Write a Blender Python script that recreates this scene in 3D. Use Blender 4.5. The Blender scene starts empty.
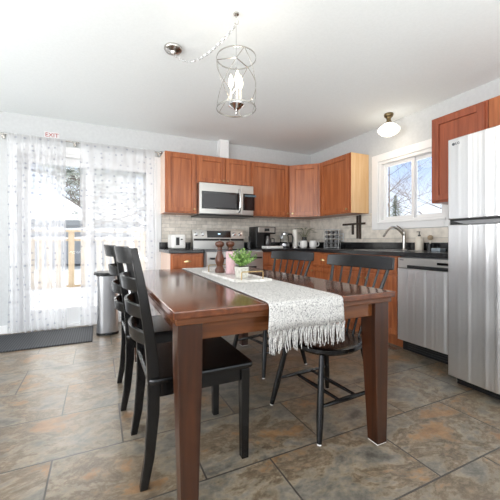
import bpy, bmesh, math, random
from mathutils import Vector, Matrix
random.seed(7)
PI = math.pi
S = bpy.context.scene
C = S.collection

# ---------------------------------------------------------------- camera
cam = bpy.data.cameras.new('camera'); camo = bpy.data.objects.new('camera', cam); C.objects.link(camo)
camo.location = (-3.179, -4.119, 1.011)
camo.rotation_euler = (PI/2, 0, -0.427)
cam.sensor_width = 36; cam.lens = 305.86/500*36
cam.shift_x = (250-238.7)/500; cam.shift_y = -(250-241.5)/500
cam.clip_start = .02; cam.clip_end = 200
S.camera = camo

# ---------------------------------------------------------------- sky, lights, exposure
def nodes(m):
    m.use_nodes = True; t = m.node_tree; t.nodes.clear(); return t, t.nodes, t.links
W = bpy.data.worlds.new('sky'); S.world = W
t, N, L = nodes(W)
tc = N.new('ShaderNodeTexCoord'); sx = N.new('ShaderNodeSeparateXYZ'); L.new(tc.outputs['Generated'], sx.inputs[0])
cr = N.new('ShaderNodeValToRGB'); L.new(sx.outputs['Z'], cr.inputs[0])
e = cr.color_ramp.elements
e[0].position = 0; e[0].color = (.8, .8, .8, 1)
e[1].position = .5; e[1].color = (.44, .52, .66, 1)
for p_, c_ in ((.02, (.82, .84, .87, 1)), (.09, (.66, .74, .86, 1)), (.22, (.34, .47, .74, 1)), (.34, (.42, .51, .68, 1))):
    q = e.new(p_); q.color = c_
nz = N.new('ShaderNodeTexNoise'); nz.inputs['Scale'].default_value = 3.2; nz.inputs['Detail'].default_value = 5
mpn = N.new('ShaderNodeMapping'); mpn.inputs['Scale'].default_value = (1, 1, 3); L.new(tc.outputs['Generated'], mpn.inputs[0]); L.new(mpn.outputs[0], nz.inputs[0])
cr2 = N.new('ShaderNodeValToRGB'); L.new(nz.outputs[0], cr2.inputs[0]); cr2.color_ramp.elements[0].position = .48; cr2.color_ramp.elements[1].position = .72
mx = N.new('ShaderNodeMix'); mx.data_type = 'RGBA'; L.new(cr2.outputs[0], mx.inputs[0]); L.new(cr.outputs[0], mx.inputs[6]); mx.inputs[7].default_value = (.72, .76, .82, 1)
bg = N.new('ShaderNodeBackground'); bg.inputs[1].default_value = 1.0; L.new(mx.outputs[2], bg.inputs[0])
wo = N.new('ShaderNodeOutputWorld'); L.new(bg.outputs[0], wo.inputs[0])

def area(name, loc, target, sx_, sy_, power, col=(1, 1, 1)):
    l = bpy.data.lights.new(name, 'AREA'); l.shape = 'RECTANGLE'; l.size = sx_; l.size_y = sy_; l.energy = power; l.color = col
    o = bpy.data.objects.new(name, l); C.objects.link(o); o.location = loc
    o.rotation_euler = (Vector(target)-Vector(loc)).to_track_quat('-Z', 'Y').to_euler(); return o
for l_ in (area('patio_portal', (-3.28, .16, 1.03), (-3.28, -3, 1.03), 1.56, 2.02, 1), area('window_portal', (.16, -1.765, 1.62), (-3, -1.765, 1.62), .8, .74, 1)):
    l_.data.cycles.is_portal = True
area('rear_fill_light', (-2.6, -6.0, .7), (-2.6, -5.99, 2.5), 4.3, 1.9, 130, (1, 1, .985))  # added fill lamp behind the camera, aimed up to brighten the ceiling
area('side_fill_light', (-5.45, -3.3, 1.25), (-1, -3.0, 1.5), 4.4, 1.7, 80, (.99, 1, 1))  # added fill lamp from the left, brightens the appliance fronts
sl_ = bpy.data.lights.new('hazy_sun', 'SUN'); sl_.energy = 8; sl_.angle = math.radians(50); sl_.color = (1, .985, .96)
so2 = bpy.data.objects.new('hazy_sun', sl_); C.objects.link(so2); so2.rotation_euler = Vector((-.05, -1, -.72)).to_track_quat('-Z', 'Y').to_euler()
vs = S.view_settings; vs.view_transform = 'Standard'; vs.look = 'None'; vs.exposure = .8; vs.gamma = 1; vs.use_curve_mapping = False

# ---------------------------------------------------------------- materials
def srgb(r, g, b):
    f = lambda v: (v/255/12.92) if v/255 <= .04045 else ((v/255+.055)/1.055)**2.4
    return (f(r), f(g), f(b), 1)
M = {}
def mat(name, col, rough=.5, metal=0, **kw):
    m = bpy.data.materials.new(name); t, N, L = nodes(m)
    b = N.new('ShaderNodeBsdfPrincipled'); o = N.new('ShaderNodeOutputMaterial'); L.new(b.outputs[0], o.inputs[0])
    b.inputs['Base Color'].default_value = col; b.inputs['Roughness'].default_value = rough; b.inputs['Metallic'].default_value = metal
    if 'coat' in kw: b.inputs['Coat Weight'].default_value = kw['coat']; b.inputs['Coat Roughness'].default_value = kw.get('coat_rough', .1)
    if 'emit' in kw: b.inputs['Emission Color'].default_value = kw['emit']; b.inputs['Emission Strength'].default_value = kw['power']
    if 'trans' in kw: b.inputs['Transmission Weight'].default_value = kw['trans']
    if 'spec' in kw: b.inputs['Specular IOR Level'].default_value = kw['spec']
    M[name] = m; m['b'] = b.name; return m
def P_(m): return m.node_tree, m.node_tree.nodes, m.node_tree.links, m.node_tree.nodes[m['b']]
def noise_col(m, c1, c2, scale=(1, 1, 1), ns=5, detail=6, lo=.35, hi=.65, dist=0, bump=0, src='Object', extra=None):
    t, N, L, b = P_(m)
    tc = N.new('ShaderNodeTexCoord'); mp = N.new('ShaderNodeMapping'); mp.inputs['Scale'].default_value = scale; L.new(tc.outputs[src], mp.inputs[0])
    n = N.new('ShaderNodeTexNoise'); n.inputs['Scale'].default_value = ns; n.inputs['Detail'].default_value = detail; n.inputs['Distortion'].default_value = dist
    L.new(mp.outputs[0], n.inputs[0]); r = N.new('ShaderNodeValToRGB'); L.new(n.outputs[0], r.inputs[0])
    r.color_ramp.elements[0].position = lo; r.color_ramp.elements[0].color = c1; r.color_ramp.elements[1].position = hi; r.color_ramp.elements[1].color = c2
    L.new(r.outputs[0], b.inputs['Base Color'])
    if bump:
        bp = N.new('ShaderNodeBump'); bp.inputs['Strength'].default_value = bump; bp.inputs['Distance'].default_value = .01; L.new(n.outputs[0], bp.inputs['Height']); L.new(bp.outputs[0], b.inputs['Normal'])
    return n, r, mp
def wood(name, c1, c2, axis, rough=.35, **kw):
    m = mat(name, c1, rough, **kw); sc = [14, 14, 14]; sc[axis] = .9
    noise_col(m, c1, c2, sc, 2.2, 8, .32, .7, .6)
    t, N, L, b = P_(m); return m
wall_m = mat('wall_paint', srgb(214, 213, 212), .85); noise_col(wall_m, srgb(200, 202, 203), srgb(205, 207, 208), (1, 1, 1), 30, 3)
ceil_m = mat('ceiling_paint', srgb(236, 235, 233), .9); noise_col(ceil_m, srgb(236, 241, 242), srgb(239, 244, 245), (1, 1, 1), 60, 3)
white_m = mat('white_trim', srgb(238, 238, 238), .4)
oak = wood('cherry_oak_vertical', srgb(146, 78, 42), srgb(186, 112, 68), 2, .38, coat=.2)
oakx = wood('cherry_oak_horizontal', srgb(150, 74, 38), srgb(184, 104, 60), 0, .38, coat=.2)
oaky = wood('cherry_oak_horizontal_depth', srgb(150, 74, 38), srgb(184, 104, 60), 1, .38, coat=.2)
lam = wood('honey_laminate_painted_glare', srgb(222, 176, 122), srgb(236, 200, 152), 2, .35)  # honey laminate, with the window glare mixed into its colour
lam_doorlit = wood('pale_laminate_painted_glare', srgb(222, 190, 170), srgb(235, 208, 190), 2, .35)  # laminate whose pale pink carries the light from the patio door
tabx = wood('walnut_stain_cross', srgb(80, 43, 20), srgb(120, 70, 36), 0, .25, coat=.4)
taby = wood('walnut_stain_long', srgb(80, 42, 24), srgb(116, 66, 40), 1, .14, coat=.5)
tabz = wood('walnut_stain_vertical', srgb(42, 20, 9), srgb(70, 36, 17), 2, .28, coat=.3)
black = mat('black_lacquer', srgb(10, 9, 9), .27, spec=.5); noise_col(black, srgb(6, 5, 5), srgb(12, 11, 11), (9, 9, 2), 6, 4)
blackp = mat('black_plastic', srgb(22, 22, 23), .35)
blackg = mat('black_glass', srgb(12, 12, 14), .06, coat=.5)
counter = mat('black_laminate', srgb(30, 30, 32), .22, coat=.3); noise_col(counter, srgb(20, 20, 22), srgb(52, 52, 55), (1, 1, 1), 140, 3, .5, .75)
steel = mat('brushed_steel', srgb(200, 201, 204), .3, 1)
def brushed(name, col, axis, rough=.28, wav=.0):
    m = mat(name, col, rough, 1); t, N, L, b = P_(m)
    tc = N.new('ShaderNodeTexCoord'); mp = N.new('ShaderNodeMapping'); sc = [90, 90, 90]; sc[axis] = .6; mp.inputs['Scale'].default_value = sc; L.new(tc.outputs['Object'], mp.inputs[0])
    n = N.new('ShaderNodeTexNoise'); n.inputs['Scale'].default_value = 1; n.inputs['Detail'].default_value = 2; L.new(mp.outputs[0], n.inputs[0])
    mr = N.new('ShaderNodeMapRange'); mr.inputs[3].default_value = rough-.02; mr.inputs[4].default_value = rough+.05; L.new(n.outputs[0], mr.inputs[0]); L.new(mr.outputs[0], b.inputs['Roughness'])
    if wav:
        m2 = N.new('ShaderNodeMapping'); s2 = [8, 8, 8]; s2[axis] = .35; m2.inputs['Scale'].default_value = s2; L.new(tc.outputs['Object'], m2.inputs[0])
        n2 = N.new('ShaderNodeTexNoise'); n2.inputs['Scale'].default_value = 1.3; n2.inputs['Detail'].default_value = 0; L.new(m2.outputs[0], n2.inputs[0])
        bp = N.new('ShaderNodeBump'); bp.inputs['Strength'].default_value = 1; bp.inputs['Distance'].default_value = wav; L.new(n2.outputs[0], bp.inputs['Height']); L.new(bp.outputs[0], b.inputs['Normal'])
    return m
steelv = brushed('brushed_steel_vertical', srgb(236, 236, 237), 2, .31, 0)
steelh = brushed('brushed_steel_horizontal', srgb(208, 206, 202), 0, .3)
greym = mat('grey_painted_metal', srgb(120, 120, 122), .45)
chrome = mat('chrome', srgb(225, 225, 226), .08, 1)
nickel = mat('satin_nickel', srgb(192, 189, 184), .25, 1)
brass = mat('antique_brass', srgb(126, 110, 82), .35, 1)
brassy = mat('brushed_gold', srgb(184, 160, 118), .3, 1)
ceramic = mat('white_ceramic', srgb(236, 234, 230), .25)
cream = mat('cream_ceramic', srgb(222, 214, 200), .35)
paper = mat('paper_towel', srgb(235, 231, 224), .9)
darkw = wood('dark_mill_wood', srgb(66, 34, 18), srgb(104, 58, 34), 2, .3)
decor = mat('dark_weathered_wood', srgb(52, 42, 36), .6); noise_col(decor, srgb(40, 32, 28), srgb(74, 60, 50), (8, 8, 8), 8, 4)
cement = mat('whitewashed_cement', srgb(196, 192, 182), .8); noise_col(cement, srgb(180, 176, 166), srgb(214, 210, 200), (1, 1, 1), 60, 4)
marble = mat('white_marble', srgb(222, 218, 212), .25); noise_col(marble, srgb(190, 184, 176), srgb(230, 227, 222), (1, 1, 1), 14, 6, .3, .55, 1.5)
leaf = mat('fresh_green_leaf', srgb(92, 138, 52), .5); noise_col(leaf, srgb(82, 128, 50), srgb(160, 192, 112), (1, 1, 1), 60, 2)
leafd = mat('muted_green_leaf', srgb(98, 108, 66), .5)
soil = mat('potting_soil', srgb(50, 38, 28), .95)
snow = mat('snow', srgb(240, 240, 240), .8); noise_col(snow, srgb(234, 234, 234), srgb(246, 246, 245), (1, 1, 1), 1.4, 5, bump=.3)
cedar = wood('cedar_boards', srgb(206, 180, 146), srgb(226, 204, 172), 2, .7)
siding = mat('grey_siding', srgb(176, 178, 180), .8)
bark = mat('bark', srgb(120, 108, 98), .9)
needles = mat('evergreen_needles', srgb(96, 108, 84), .8); noise_col(needles, srgb(120, 130, 108), srgb(226, 228, 224), (1, 1, 1), 5, 4)
red = mat('red_lettering', srgb(170, 30, 36), .5)
signw = mat('sign_plaque_white', srgb(222, 220, 220), .4)
matrub = mat('charcoal_rubber_mat', srgb(70, 72, 76), .85)
t, N, L, b = P_(matrub)
tc = N.new('ShaderNodeTexCoord'); wv = N.new('ShaderNodeTexWave'); wv.inputs['Scale'].default_value = 14; wv.bands_direction = 'X'; L.new(tc.outputs['Object'], wv.inputs[0])
r = N.new('ShaderNodeValToRGB'); r.color_ramp.elements[0].color = srgb(34, 36, 40); r.color_ramp.elements[1].color = srgb(66, 68, 72); L.new(wv.outputs[0], r.inputs[0]); L.new(r.outputs[0], b.inputs['Base Color'])
bulb_m = mat('lit_bulb', srgb(255, 240, 215), .3, emit=(1, .86, .66, 1), power=4)
globe_m = mat('lit_opal_globe', srgb(255, 248, 235), .25, emit=(1, .93, .82, 1), power=1.25)
def glassmat(name, tint=(1, 1, 1, 1), rough=.02, mix=.0):
    m = bpy.data.materials.new(name); t, N, L = nodes(m)
    tr = N.new('ShaderNodeBsdfTransparent'); tr.inputs[0].default_value = tint
    g = N.new('ShaderNodeBsdfGlossy'); g.inputs['Roughness'].default_value = rough
    lw = N.new('ShaderNodeFresnel'); lw.inputs[0].default_value = 1.3+mix
    ms = N.new('ShaderNodeMixShader'); L.new(lw.outputs[0], ms.inputs[0]); L.new(tr.outputs[0], ms.inputs[1]); L.new(g.outputs[0], ms.inputs[2])
    o = N.new('ShaderNodeOutputMaterial'); L.new(ms.outputs[0], o.inputs[0]); M[name] = m; return m
glass = glassmat('window_glass', (.99, .99, .985, 1)); cglass = glassmat('clear_glass', (.985, .99, .99, 1), .02, -.1)
pinkg = mat('frosted_pink_glass', srgb(236, 205, 208), .35)
P_(pinkg)[3].inputs['Alpha'].default_value = .42
# sheer curtain: woven net that is partly see-through, with small embroidered sprigs
sheer = bpy.data.materials.new('sheer_voile'); t, N, L = nodes(sheer)
tc = N.new('ShaderNodeTexCoord'); vo = N.new('ShaderNodeTexVoronoi'); vo.inputs['Scale'].default_value = 1; vo.inputs['Randomness'].default_value = .3
mp = N.new('ShaderNodeMapping'); mp.inputs['Scale'].default_value = (14, 0, 14); L.new(tc.outputs['UV'], mp.inputs[0]); 
mp.inputs['Scale'].default_value = (11, 15, 1); L.new(mp.outputs[0], vo.inputs[0])
rr = N.new('ShaderNodeValToRGB'); L.new(vo.outputs['Distance'], rr.inputs[0]); rr.color_ramp.elements[0].position = .13; rr.color_ramp.elements[0].color = (1, 1, 1, 1); rr.color_ramp.elements[1].position = .26; rr.color_ramp.elements[1].color = (0, 0, 0, 1)
tr = N.new('ShaderNodeBsdfTransparent'); df = N.new('ShaderNodeBsdfDiffuse'); tl = N.new('ShaderNodeBsdfTranslucent')
cm = N.new('ShaderNodeMix'); cm.data_type = 'RGBA'; cm.inputs[6].default_value = srgb(240, 241, 244); cm.inputs[7].default_value = srgb(166, 169, 177); L.new(rr.outputs[0], cm.inputs[0])
L.new(cm.outputs[2], df.inputs[0]); L.new(cm.outputs[2], tl.inputs[0])
m1 = N.new('ShaderNodeMixShader'); m1.inputs[0].default_value = .5; L.new(df.outputs[0], m1.inputs[1]); L.new(tl.outputs[0], m1.inputs[2])
ma = N.new('ShaderNodeMath'); ma.operation = 'MULTIPLY_ADD'; ma.inputs[1].default_value = .3; ma.inputs[2].default_value = .48; L.new(rr.outputs[0], ma.inputs[0])
m2 = N.new('ShaderNodeMixShader'); L.new(ma.outputs[0], m2.inputs[0]); L.new(tr.outputs[0], m2.inputs[1]); L.new(m1.outputs[0], m2.inputs[2])
o = N.new('ShaderNodeOutputMaterial'); L.new(m2.outputs[0], o.inputs[0])
# runner weave
weave = mat('woven_cotton', srgb(190, 188, 186), .95); t, N, L, b = P_(weave)
tc = N.new('ShaderNodeTexCoord')
outs = []
for sc in ((420, 90, 90), (90, 420, 420)):
    mp = N.new('ShaderNodeMapping'); mp.inputs['Scale'].default_value = sc; L.new(tc.outputs['Object'], mp.inputs[0])
    n = N.new('ShaderNodeTexNoise'); n.inputs['Scale'].default_value = 1.3; n.inputs['Detail'].default_value = 2; L.new(mp.outputs[0], n.inputs[0]); outs.append(n)
ad = N.new('ShaderNodeMath'); ad.operation = 'ADD'; L.new(outs[0].outputs[0], ad.inputs[0]); L.new(outs[1].outputs[0], ad.inputs[1])
r = N.new('ShaderNodeValToRGB'); L.new(ad.outputs[0], r.inputs[0]); r.color_ramp.elements[0].position = .8; r.color_ramp.elements[0].color = srgb(92, 91, 94); r.color_ramp.elements[1].position = 1.14; r.color_ramp.elements[1].color = srgb(208, 205, 201)
mm = N.new('ShaderNodeMath'); mm.operation = 'MULTIPLY'; mm.inputs[1].default_value = 1; L.new(r.outputs[0], b.inputs['Base Color'])
bp = N.new('ShaderNodeBump'); bp.inputs['Strength'].default_value = .5; bp.inputs['Distance'].default_value = .003; L.new(ad.outputs[0], bp.inputs['Height']); L.new(bp.outputs[0], b.inputs['Normal'])
# floor: slate-look tiles in running bond, rows along X
floor_m = mat('slate_tile_floor', srgb(140, 125, 108), .3); t, N, L, b = P_(floor_m)
tc = N.new('ShaderNodeTexCoord')
def brick(nodes_, links, vec, w, h, mortar, loc, c1=(0, 0, 0, 1), c2=(1, 1, 1, 1)):
    mp = nodes_.new('ShaderNodeMapping'); mp.inputs['Location'].default_value = loc; links.new(vec, mp.inputs[0])
    br = nodes_.new('ShaderNodeTexBrick'); br.offset = .5; br.offset_frequency = 2; br.inputs['Scale'].default_value = 1
    br.inputs['Brick Width'].default_value = w; br.inputs['Row Height'].default_value = h; br.inputs['Mortar Size'].default_value = mortar; br.inputs['Mortar Smooth'].default_value = .1
    br.inputs['Color1'].default_value = c1; br.inputs['Color2'].default_value = c2; br.inputs['Mortar'].default_value = (.5, .5, .5, 1); links.new(mp.outputs[0], br.inputs[0]); return br
br = brick(N, L, tc.outputs['Object'], .6145, .403, .004, (3.378+.6145*20, 2.477+.403*20, 0))
def nse(sc, s, d, dist=0):
    mp = N.new('ShaderNodeMapping'); mp.inputs['Scale'].default_value = sc; L.new(tc.outputs['Object'], mp.inputs[0])
    va = N.new('ShaderNodeVectorMath'); va.operation = 'MULTIPLY_ADD'; va.inputs[1].default_value = (7, 7, 7); L.new(br.outputs['Color'], va.inputs[0]); L.new(mp.outputs[0], va.inputs[2])
    n = N.new('ShaderNodeTexNoise'); n.inputs['Scale'].default_value = s; n.inputs['Detail'].default_value = d; n.inputs['Distortion'].default_value = dist; L.new(va.outputs[0], n.inputs[0]); return n
n1 = nse((1, 1.4, 1), 3.3, 14, .3); n1.inputs['Roughness'].default_value = .7; n2 = nse((1, 1.5, 1), 13, 12, .2); n2.inputs['Roughness'].default_value = .68
r1 = N.new('ShaderNodeValToRGB'); L.new(n1.outputs[0], r1.inputs[0]); e = r1.color_ramp.elements
e[0].position = .32; e[0].color = srgb(80, 76, 70); e[1].position = .68; e[1].color = srgb(142, 108, 76)
for p_, c_ in ((.43, srgb(118, 112, 102)), (.49, srgb(136, 124, 106)), (.535, srgb(106, 90, 72)), (.57, srgb(128, 114, 96)), (.61, srgb(140, 110, 80))): q = e.new(p_); q.color = c_
r2 = N.new('ShaderNodeValToRGB'); L.new(n2.outputs[0], r2.inputs[0]); r2.color_ramp.elements[0].position = .35; r2.color_ramp.elements[0].color = (.6, .6, .6, 1); r2.color_ramp.elements[1].position = .64; r2.color_ramp.elements[1].color = (1.06, 1.06, 1.06, 1)
mu = N.new('ShaderNodeMix'); mu.data_type = 'RGBA'; mu.blend_type = 'MULTIPLY'; mu.inputs[0].default_value = 1; L.new(r1.outputs[0], mu.inputs[6]); L.new(r2.outputs[0], mu.inputs[7])
mg = N.new('ShaderNodeMix'); mg.data_type = 'RGBA'; L.new(br.outputs['Fac'], mg.inputs[0]); L.new(mu.outputs[2], mg.inputs[6]); mg.inputs[7].default_value = srgb(66, 61, 56)
L.new(mg.outputs[2], b.inputs['Base Color'])
mr = N.new('ShaderNodeMapRange'); mr.inputs[3].default_value = .22; mr.inputs[4].default_value = .42; L.new(n2.outputs[0], mr.inputs[0]); L.new(mr.outputs[0], b.inputs['Roughness'])
sb = N.new('ShaderNodeMath'); sb.operation = 'MULTIPLY_ADD'; sb.inputs[1].default_value = -1.5; L.new(br.outputs['Fac'], sb.inputs[0]); L.new(n2.outputs[0], sb.inputs[2])
bp = N.new('ShaderNodeBump'); bp.inputs['Strength'].default_value = .35; bp.inputs['Distance'].default_value = .004; L.new(sb.outputs[0], bp.inputs['Height']); L.new(bp.outputs[0], b.inputs['Normal'])
# backsplash
def splash(name, rot):
    m = mat(name, srgb(196, 191, 183), .35); t, N, L, b = P_(m)
    tc = N.new('ShaderNodeTexCoord'); mp = N.new('ShaderNodeMapping'); mp.inputs['Rotation'].default_value = rot; L.new(tc.outputs['Object'], mp.inputs[0])
    br = brick(N, L, mp.outputs[0], .15, .05, .0022, (0, 0, 0), srgb(208, 201, 190), srgb(232, 226, 216)); br.inputs['Mortar'].default_value = srgb(176, 172, 166)
    n = N.new('ShaderNodeTexNoise'); n.inputs['Scale'].default_value = 14; n.inputs['Detail'].default_value = 6; L.new(tc.outputs['Object'], n.inputs[0])
    r = N.new('ShaderNodeValToRGB'); L.new(n.outputs[0], r.inputs[0]); r.color_ramp.elements[0].position = .3; r.color_ramp.elements[0].color = (.8, .79, .78, 1); r.color_ramp.elements[1].position = .6; r.color_ramp.elements[1].color = (1.04, 1.03, 1.02, 1)
    mu = N.new('ShaderNodeMix'); mu.data_type = 'RGBA'; mu.blend_type = 'MULTIPLY'; mu.inputs[0].default_value = 1; L.new(br.outputs['Color'], mu.inputs[6]); L.new(r.outputs[0], mu.inputs[7]); L.new(mu.outputs[2], b.inputs['Base Color']); return m
splash_x = splash('stone_mosaic_back', (-PI/2, 0, 0)); splash_y = splash('stone_mosaic_side', (-PI/2, 0, PI/2))

# ---------------------------------------------------------------- mesh helpers
class MB:
    def __init__(s): s.bm = bmesh.new()
    def hexa(s, pts):
        v = [s.bm.verts.new(p) for p in pts]
        for f in ((0, 3, 2, 1), (4, 5, 6, 7), (0, 1, 5, 4), (1, 2, 6, 5), (2, 3, 7, 6), (3, 0, 4, 7)): s.bm.faces.new([v[i] for i in f])
        return s
    def box(s, x0, x1, y0, y1, z0, z1):
        if x0 > x1: x0, x1 = x1, x0
        if y0 > y1: y0, y1 = y1, y0
        return s.hexa([(x0, y0, z0), (x1, y0, z0), (x1, y1, z0), (x0, y1, z0), (x0, y0, z1), (x1, y0, z1), (x1, y1, z1), (x0, y1, z1)])
    def fbox(s, F, a0, a1, b0, b1, z0, z1):
        return s.hexa([F(a0, b0, z0), F(a1, b0, z0), F(a1, b1, z0), F(a0, b1, z0), F(a0, b0, z1), F(a1, b0, z1), F(a1, b1, z1), F(a0, b1, z1)])
    def sweep(s, rings, cap=True, closed=False):
        R = [[s.bm.verts.new(p) for p in r] for r in rings]; n = len(R[0])
        for i in range(len(R)-(0 if closed else 1)):
            a, b = R[i], R[(i+1) % len(R)]
            for k in range(n): s.bm.faces.new((a[k], a[(k+1) % n], b[(k+1) % n], b[k]))
        if cap and not closed: s.bm.faces.new(R[0][::-1]); s.bm.faces.new(R[-1])
        return s
    def tube(s, pts, r, n=10, closed=False):
        pts = [Vector(p) for p in pts]; rings = []; m = len(pts); ref = None
        for i, p in enumerate(pts):
            if closed: d = pts[(i+1) % m]-pts[i-1]
            else: d = pts[min(i+1, m-1)]-pts[max(i-1, 0)]
            d.normalize()
            if ref is None: ref = Vector((0, 0, 1)) if abs(d.z) < .9 else Vector((1, 0, 0))
            u = (ref-d*ref.dot(d)).normalized(); ref = u; w = d.cross(u)
            rad = r[i] if isinstance(r, (list, tuple)) else r
            rings.append([p+(u*math.cos(2*PI*k/n)+w*math.sin(2*PI*k/n))*rad for k in range(n)])
        return s.sweep(rings, True, closed)
    def lathe(s, prof, c=(0, 0, 0), n=24, A=None):
        """profile of (radius, height); A maps local axis when not vertical"""
        rings = []
        for r_, z in prof:
            ring = [Vector((max(r_, 1e-4)*math.cos(2*PI*k/n), max(r_, 1e-4)*math.sin(2*PI*k/n), z)) for k in range(n)]
            if A: ring = [A @ p for p in ring]
            rings.append([Vector(c)+p for p in ring])
        return s.sweep(rings)
    def poly(s, pts, z0, z1):
        return s.sweep([[(x, y, z0) for x, y in pts], [(x, y, z1) for x, y in pts]])
    def flat(s, pts):
        s.bm.faces.new([s.bm.verts.new(p) for p in pts]); return s
def root_of(o):
    while o.parent: o = o.parent
    return o
def obj(name, mb, m, parent=None, bevel=0, smooth=False, world=True, loc=None, sub=0):
    bm = mb.bm
    if parent is not None and world:
        bmesh.ops.translate(bm, verts=bm.verts, vec=-root_of(parent).location)
    if loc is not None: bmesh.ops.translate(bm, verts=bm.verts, vec=-Vector(loc))
    bmesh.ops.recalc_face_normals(bm, faces=bm.faces)
    me = bpy.data.meshes.new(name); 
    if smooth:
        for f in bm.faces: f.smooth = True
        for e_ in bm.edges:
            if len(e_.link_faces) == 2 and e_.calc_face_angle(0) > .7: e_.smooth = False
    bm.to_mesh(me); bm.free(); me.materials.append(m)
    o = bpy.data.objects.new(name, me); C.objects.link(o); o.parent = parent
    if loc is not None: o.location = loc
    if bevel:
        b_ = o.modifiers.new('bevel', 'BEVEL'); b_.width = bevel; b_.segments = 2; b_.limit_method = 'ANGLE'; b_.angle_limit = .7
    if sub:
        b_ = o.modifiers.new('subd', 'SUBSURF'); b_.levels = sub; b_.render_levels = sub
    return o
def tag(o, label=None, cat=None, group=None, kind=None):
    if label: o['label'] = label
    if cat: o['category'] = cat
    if group: o['group'] = group
    if kind: o['kind'] = kind
    return o
def thing(name, label, cat, loc, rz=0, group=None):
    o = bpy.data.objects.new(name, None); C.objects.link(o); o.location = loc; o.rotation_euler = (0, 0, rz); o.empty_display_size = .1
    return tag(o, label, cat, group)
def struct(name, mb, m, parent=None, bevel=0, label=None, smooth=False):
    o = obj(name, mb, m, parent, bevel, smooth)
    if parent is None: o['kind'] = 'structure'
    if label: o['label'] = label
    return o
def dup(root, loc, rz, label=None, group=None):
    r = root.copy(); C.objects.link(r); r.location = loc; r.rotation_euler = (0, 0, rz)
    if label: r['label'] = label
    if group: r['group'] = group
    for ch in list(root.children):
        c = ch.copy(); C.objects.link(c); c.parent = r
        for g in list(ch.children):
            d = g.copy(); C.objects.link(d); d.parent = c
    return r
def text_mesh(name, txt, size, m, parent, loc, rot, depth=.0008, width=None):
    cu = bpy.data.curves.new(name, 'FONT'); cu.body = txt; cu.size = size; cu.extrude = depth; cu.align_x = 'CENTER'; cu.align_y = 'CENTER'
    tmp = bpy.data.objects.new('tmp', cu); C.objects.link(tmp)
    dg = bpy.context.evaluated_depsgraph_get(); dg.update()
    me = bpy.data.meshes.new_from_object(tmp.evaluated_get(dg)); bpy.data.objects.remove(tmp)
    me.materials.clear(); me.materials.append(m); me.name = name
    o = bpy.data.objects.new(name, me); C.objects.link(o); o.parent = parent
    o.location = Vector(loc)-(root_of(parent).location if parent else Vector((0, 0, 0))); o.rotation_euler = rot
    return o
def arc(c, r_, a0, a1, n, z=0): return [(c[0]+r_*math.cos(a0+(a1-a0)*i/n), c[1]+r_*math.sin(a0+(a1-a0)*i/n), z) for i in range(n+1)]

H = 2.438
# ---------------------------------------------------------------- room shell
struct('floor', MB().box(-5.6, .14, -7.2, .14, -.12, 0), floor_m)
struct('ceiling', MB().box(-5.6, .14, -7.2, .14, H, H+.12), ceil_m)
w = MB().box(-5.6, -4.02, 0, .14, 0, H).box(-4.02, -2.49, 0, .14, 2.05, H).box(-2.49, .14, 0, .14, 0, H)
struct('wall_back', w, wall_m)
WY0, WY1, WZ0, WZ1 = -2.17, -1.36, 1.25, 2.0
w = MB().box(0, .14, WY1, 0, 0, H).box(0, .14, -7.2, WY0, 0, H).box(0, .14, WY0, WY1, 0, WZ0).box(0, .14, WY0, WY1, WZ1, H)
struct('wall_right', w, wall_m)
w = MB().box(-5.74, -5.6, -1.6, .14, 0, H).box(-5.74, -5.6, -7.2, -6.2, 0, H).box(-5.74, -5.6, -6.2, -1.6, 0, .4).box(-5.74, -5.6, -6.2, -1.6, 2.1, H)
struct('wall_left', w, wall_m)
w = MB().box(-5.6, -4.9, -7.34, -7.2, 0, H).box(-.5, .14, -7.34, -7.2, 0, H).box(-4.9, -.5, -7.34, -7.2, 0, .3).box(-4.9, -.5, -7.34, -7.2, 2.2, H)
struct('wall_rear', w, wall_m)
struct('baseboard_back', MB().box(-5.6, -4.075, -.014, 0, 0, .09), white_m, bevel=.003)
# chase above microwave cabinet
struct('trim_1', MB().box(-1.645, -1.515, -.12, 0, 2.135, H), white_m, label='white boxed duct between the cabinets and the ceiling')
# backsplash
struct('trim_2', MB().box(-2.43, -.008, -.008, 0, .914, 1.375), splash_x, label='grey stone mosaic splashback behind the range')
s_ = MB().box(-.008, 0, -1.27, 0, .914, 1.375).box(-.008, 0, -2.26, -1.27, .914, 1.155).box(-.008, 0, -3.4, -2.26, .914, 1.375)
struct('trim_3', s_, splash_y, label='grey stone mosaic splashback under the window')

# ---- sliding patio door
d = thing('door_1', None, None, (-3.28, 0, 0)); d['kind'] = 'structure'
f = MB().box(-4.075, -4.01, -.018, 0, 0, 2.12).box(-2.50, -2.435, -.018, 0, 0, 2.12).box(-4.01, -2.50, -.018, 0, 2.04, 2.12)
f.box(-4.02, -3.99, 0, .14, 0, 2.05).box(-2.53, -2.49, 0, .14, 0, 2.05).box(-3.99, -2.53, 0, .14, 2.01, 2.05).box(-3.99, -2.53, 0, .14, 0, .03)
obj('door_frame', f, white_m, d, .003)
def sash(x0, x1, y0, y1, nm):
    p = MB().box(x0, x0+.085, y0, y1, .03, 2.01).box(x1-.085, x1, y0, y1, .03, 2.01).box(x0+.085, x1-.085, y0, y1, .03, .22).box(x0+.085, x1-.085, y0, y1, 1.92, 2.01)
    q = obj(nm, p, white_m, d, .003)
    ym = (y0+y1)/2
    obj('glass_pane', MB().box(x0+.085, x1-.085, ym-.003, ym+.003, .22, 1.92), glass, q)
    return q
sash(-3.99, -3.24, .085, .12, 'fixed_panel')
sp = sash(-3.33, -2.53, .035, .07, 'sliding_panel')
obj('door_handle', MB().box(-3.305, -3.28, -.0, .035, .92, 1.14), white_m, sp, .004)

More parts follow.
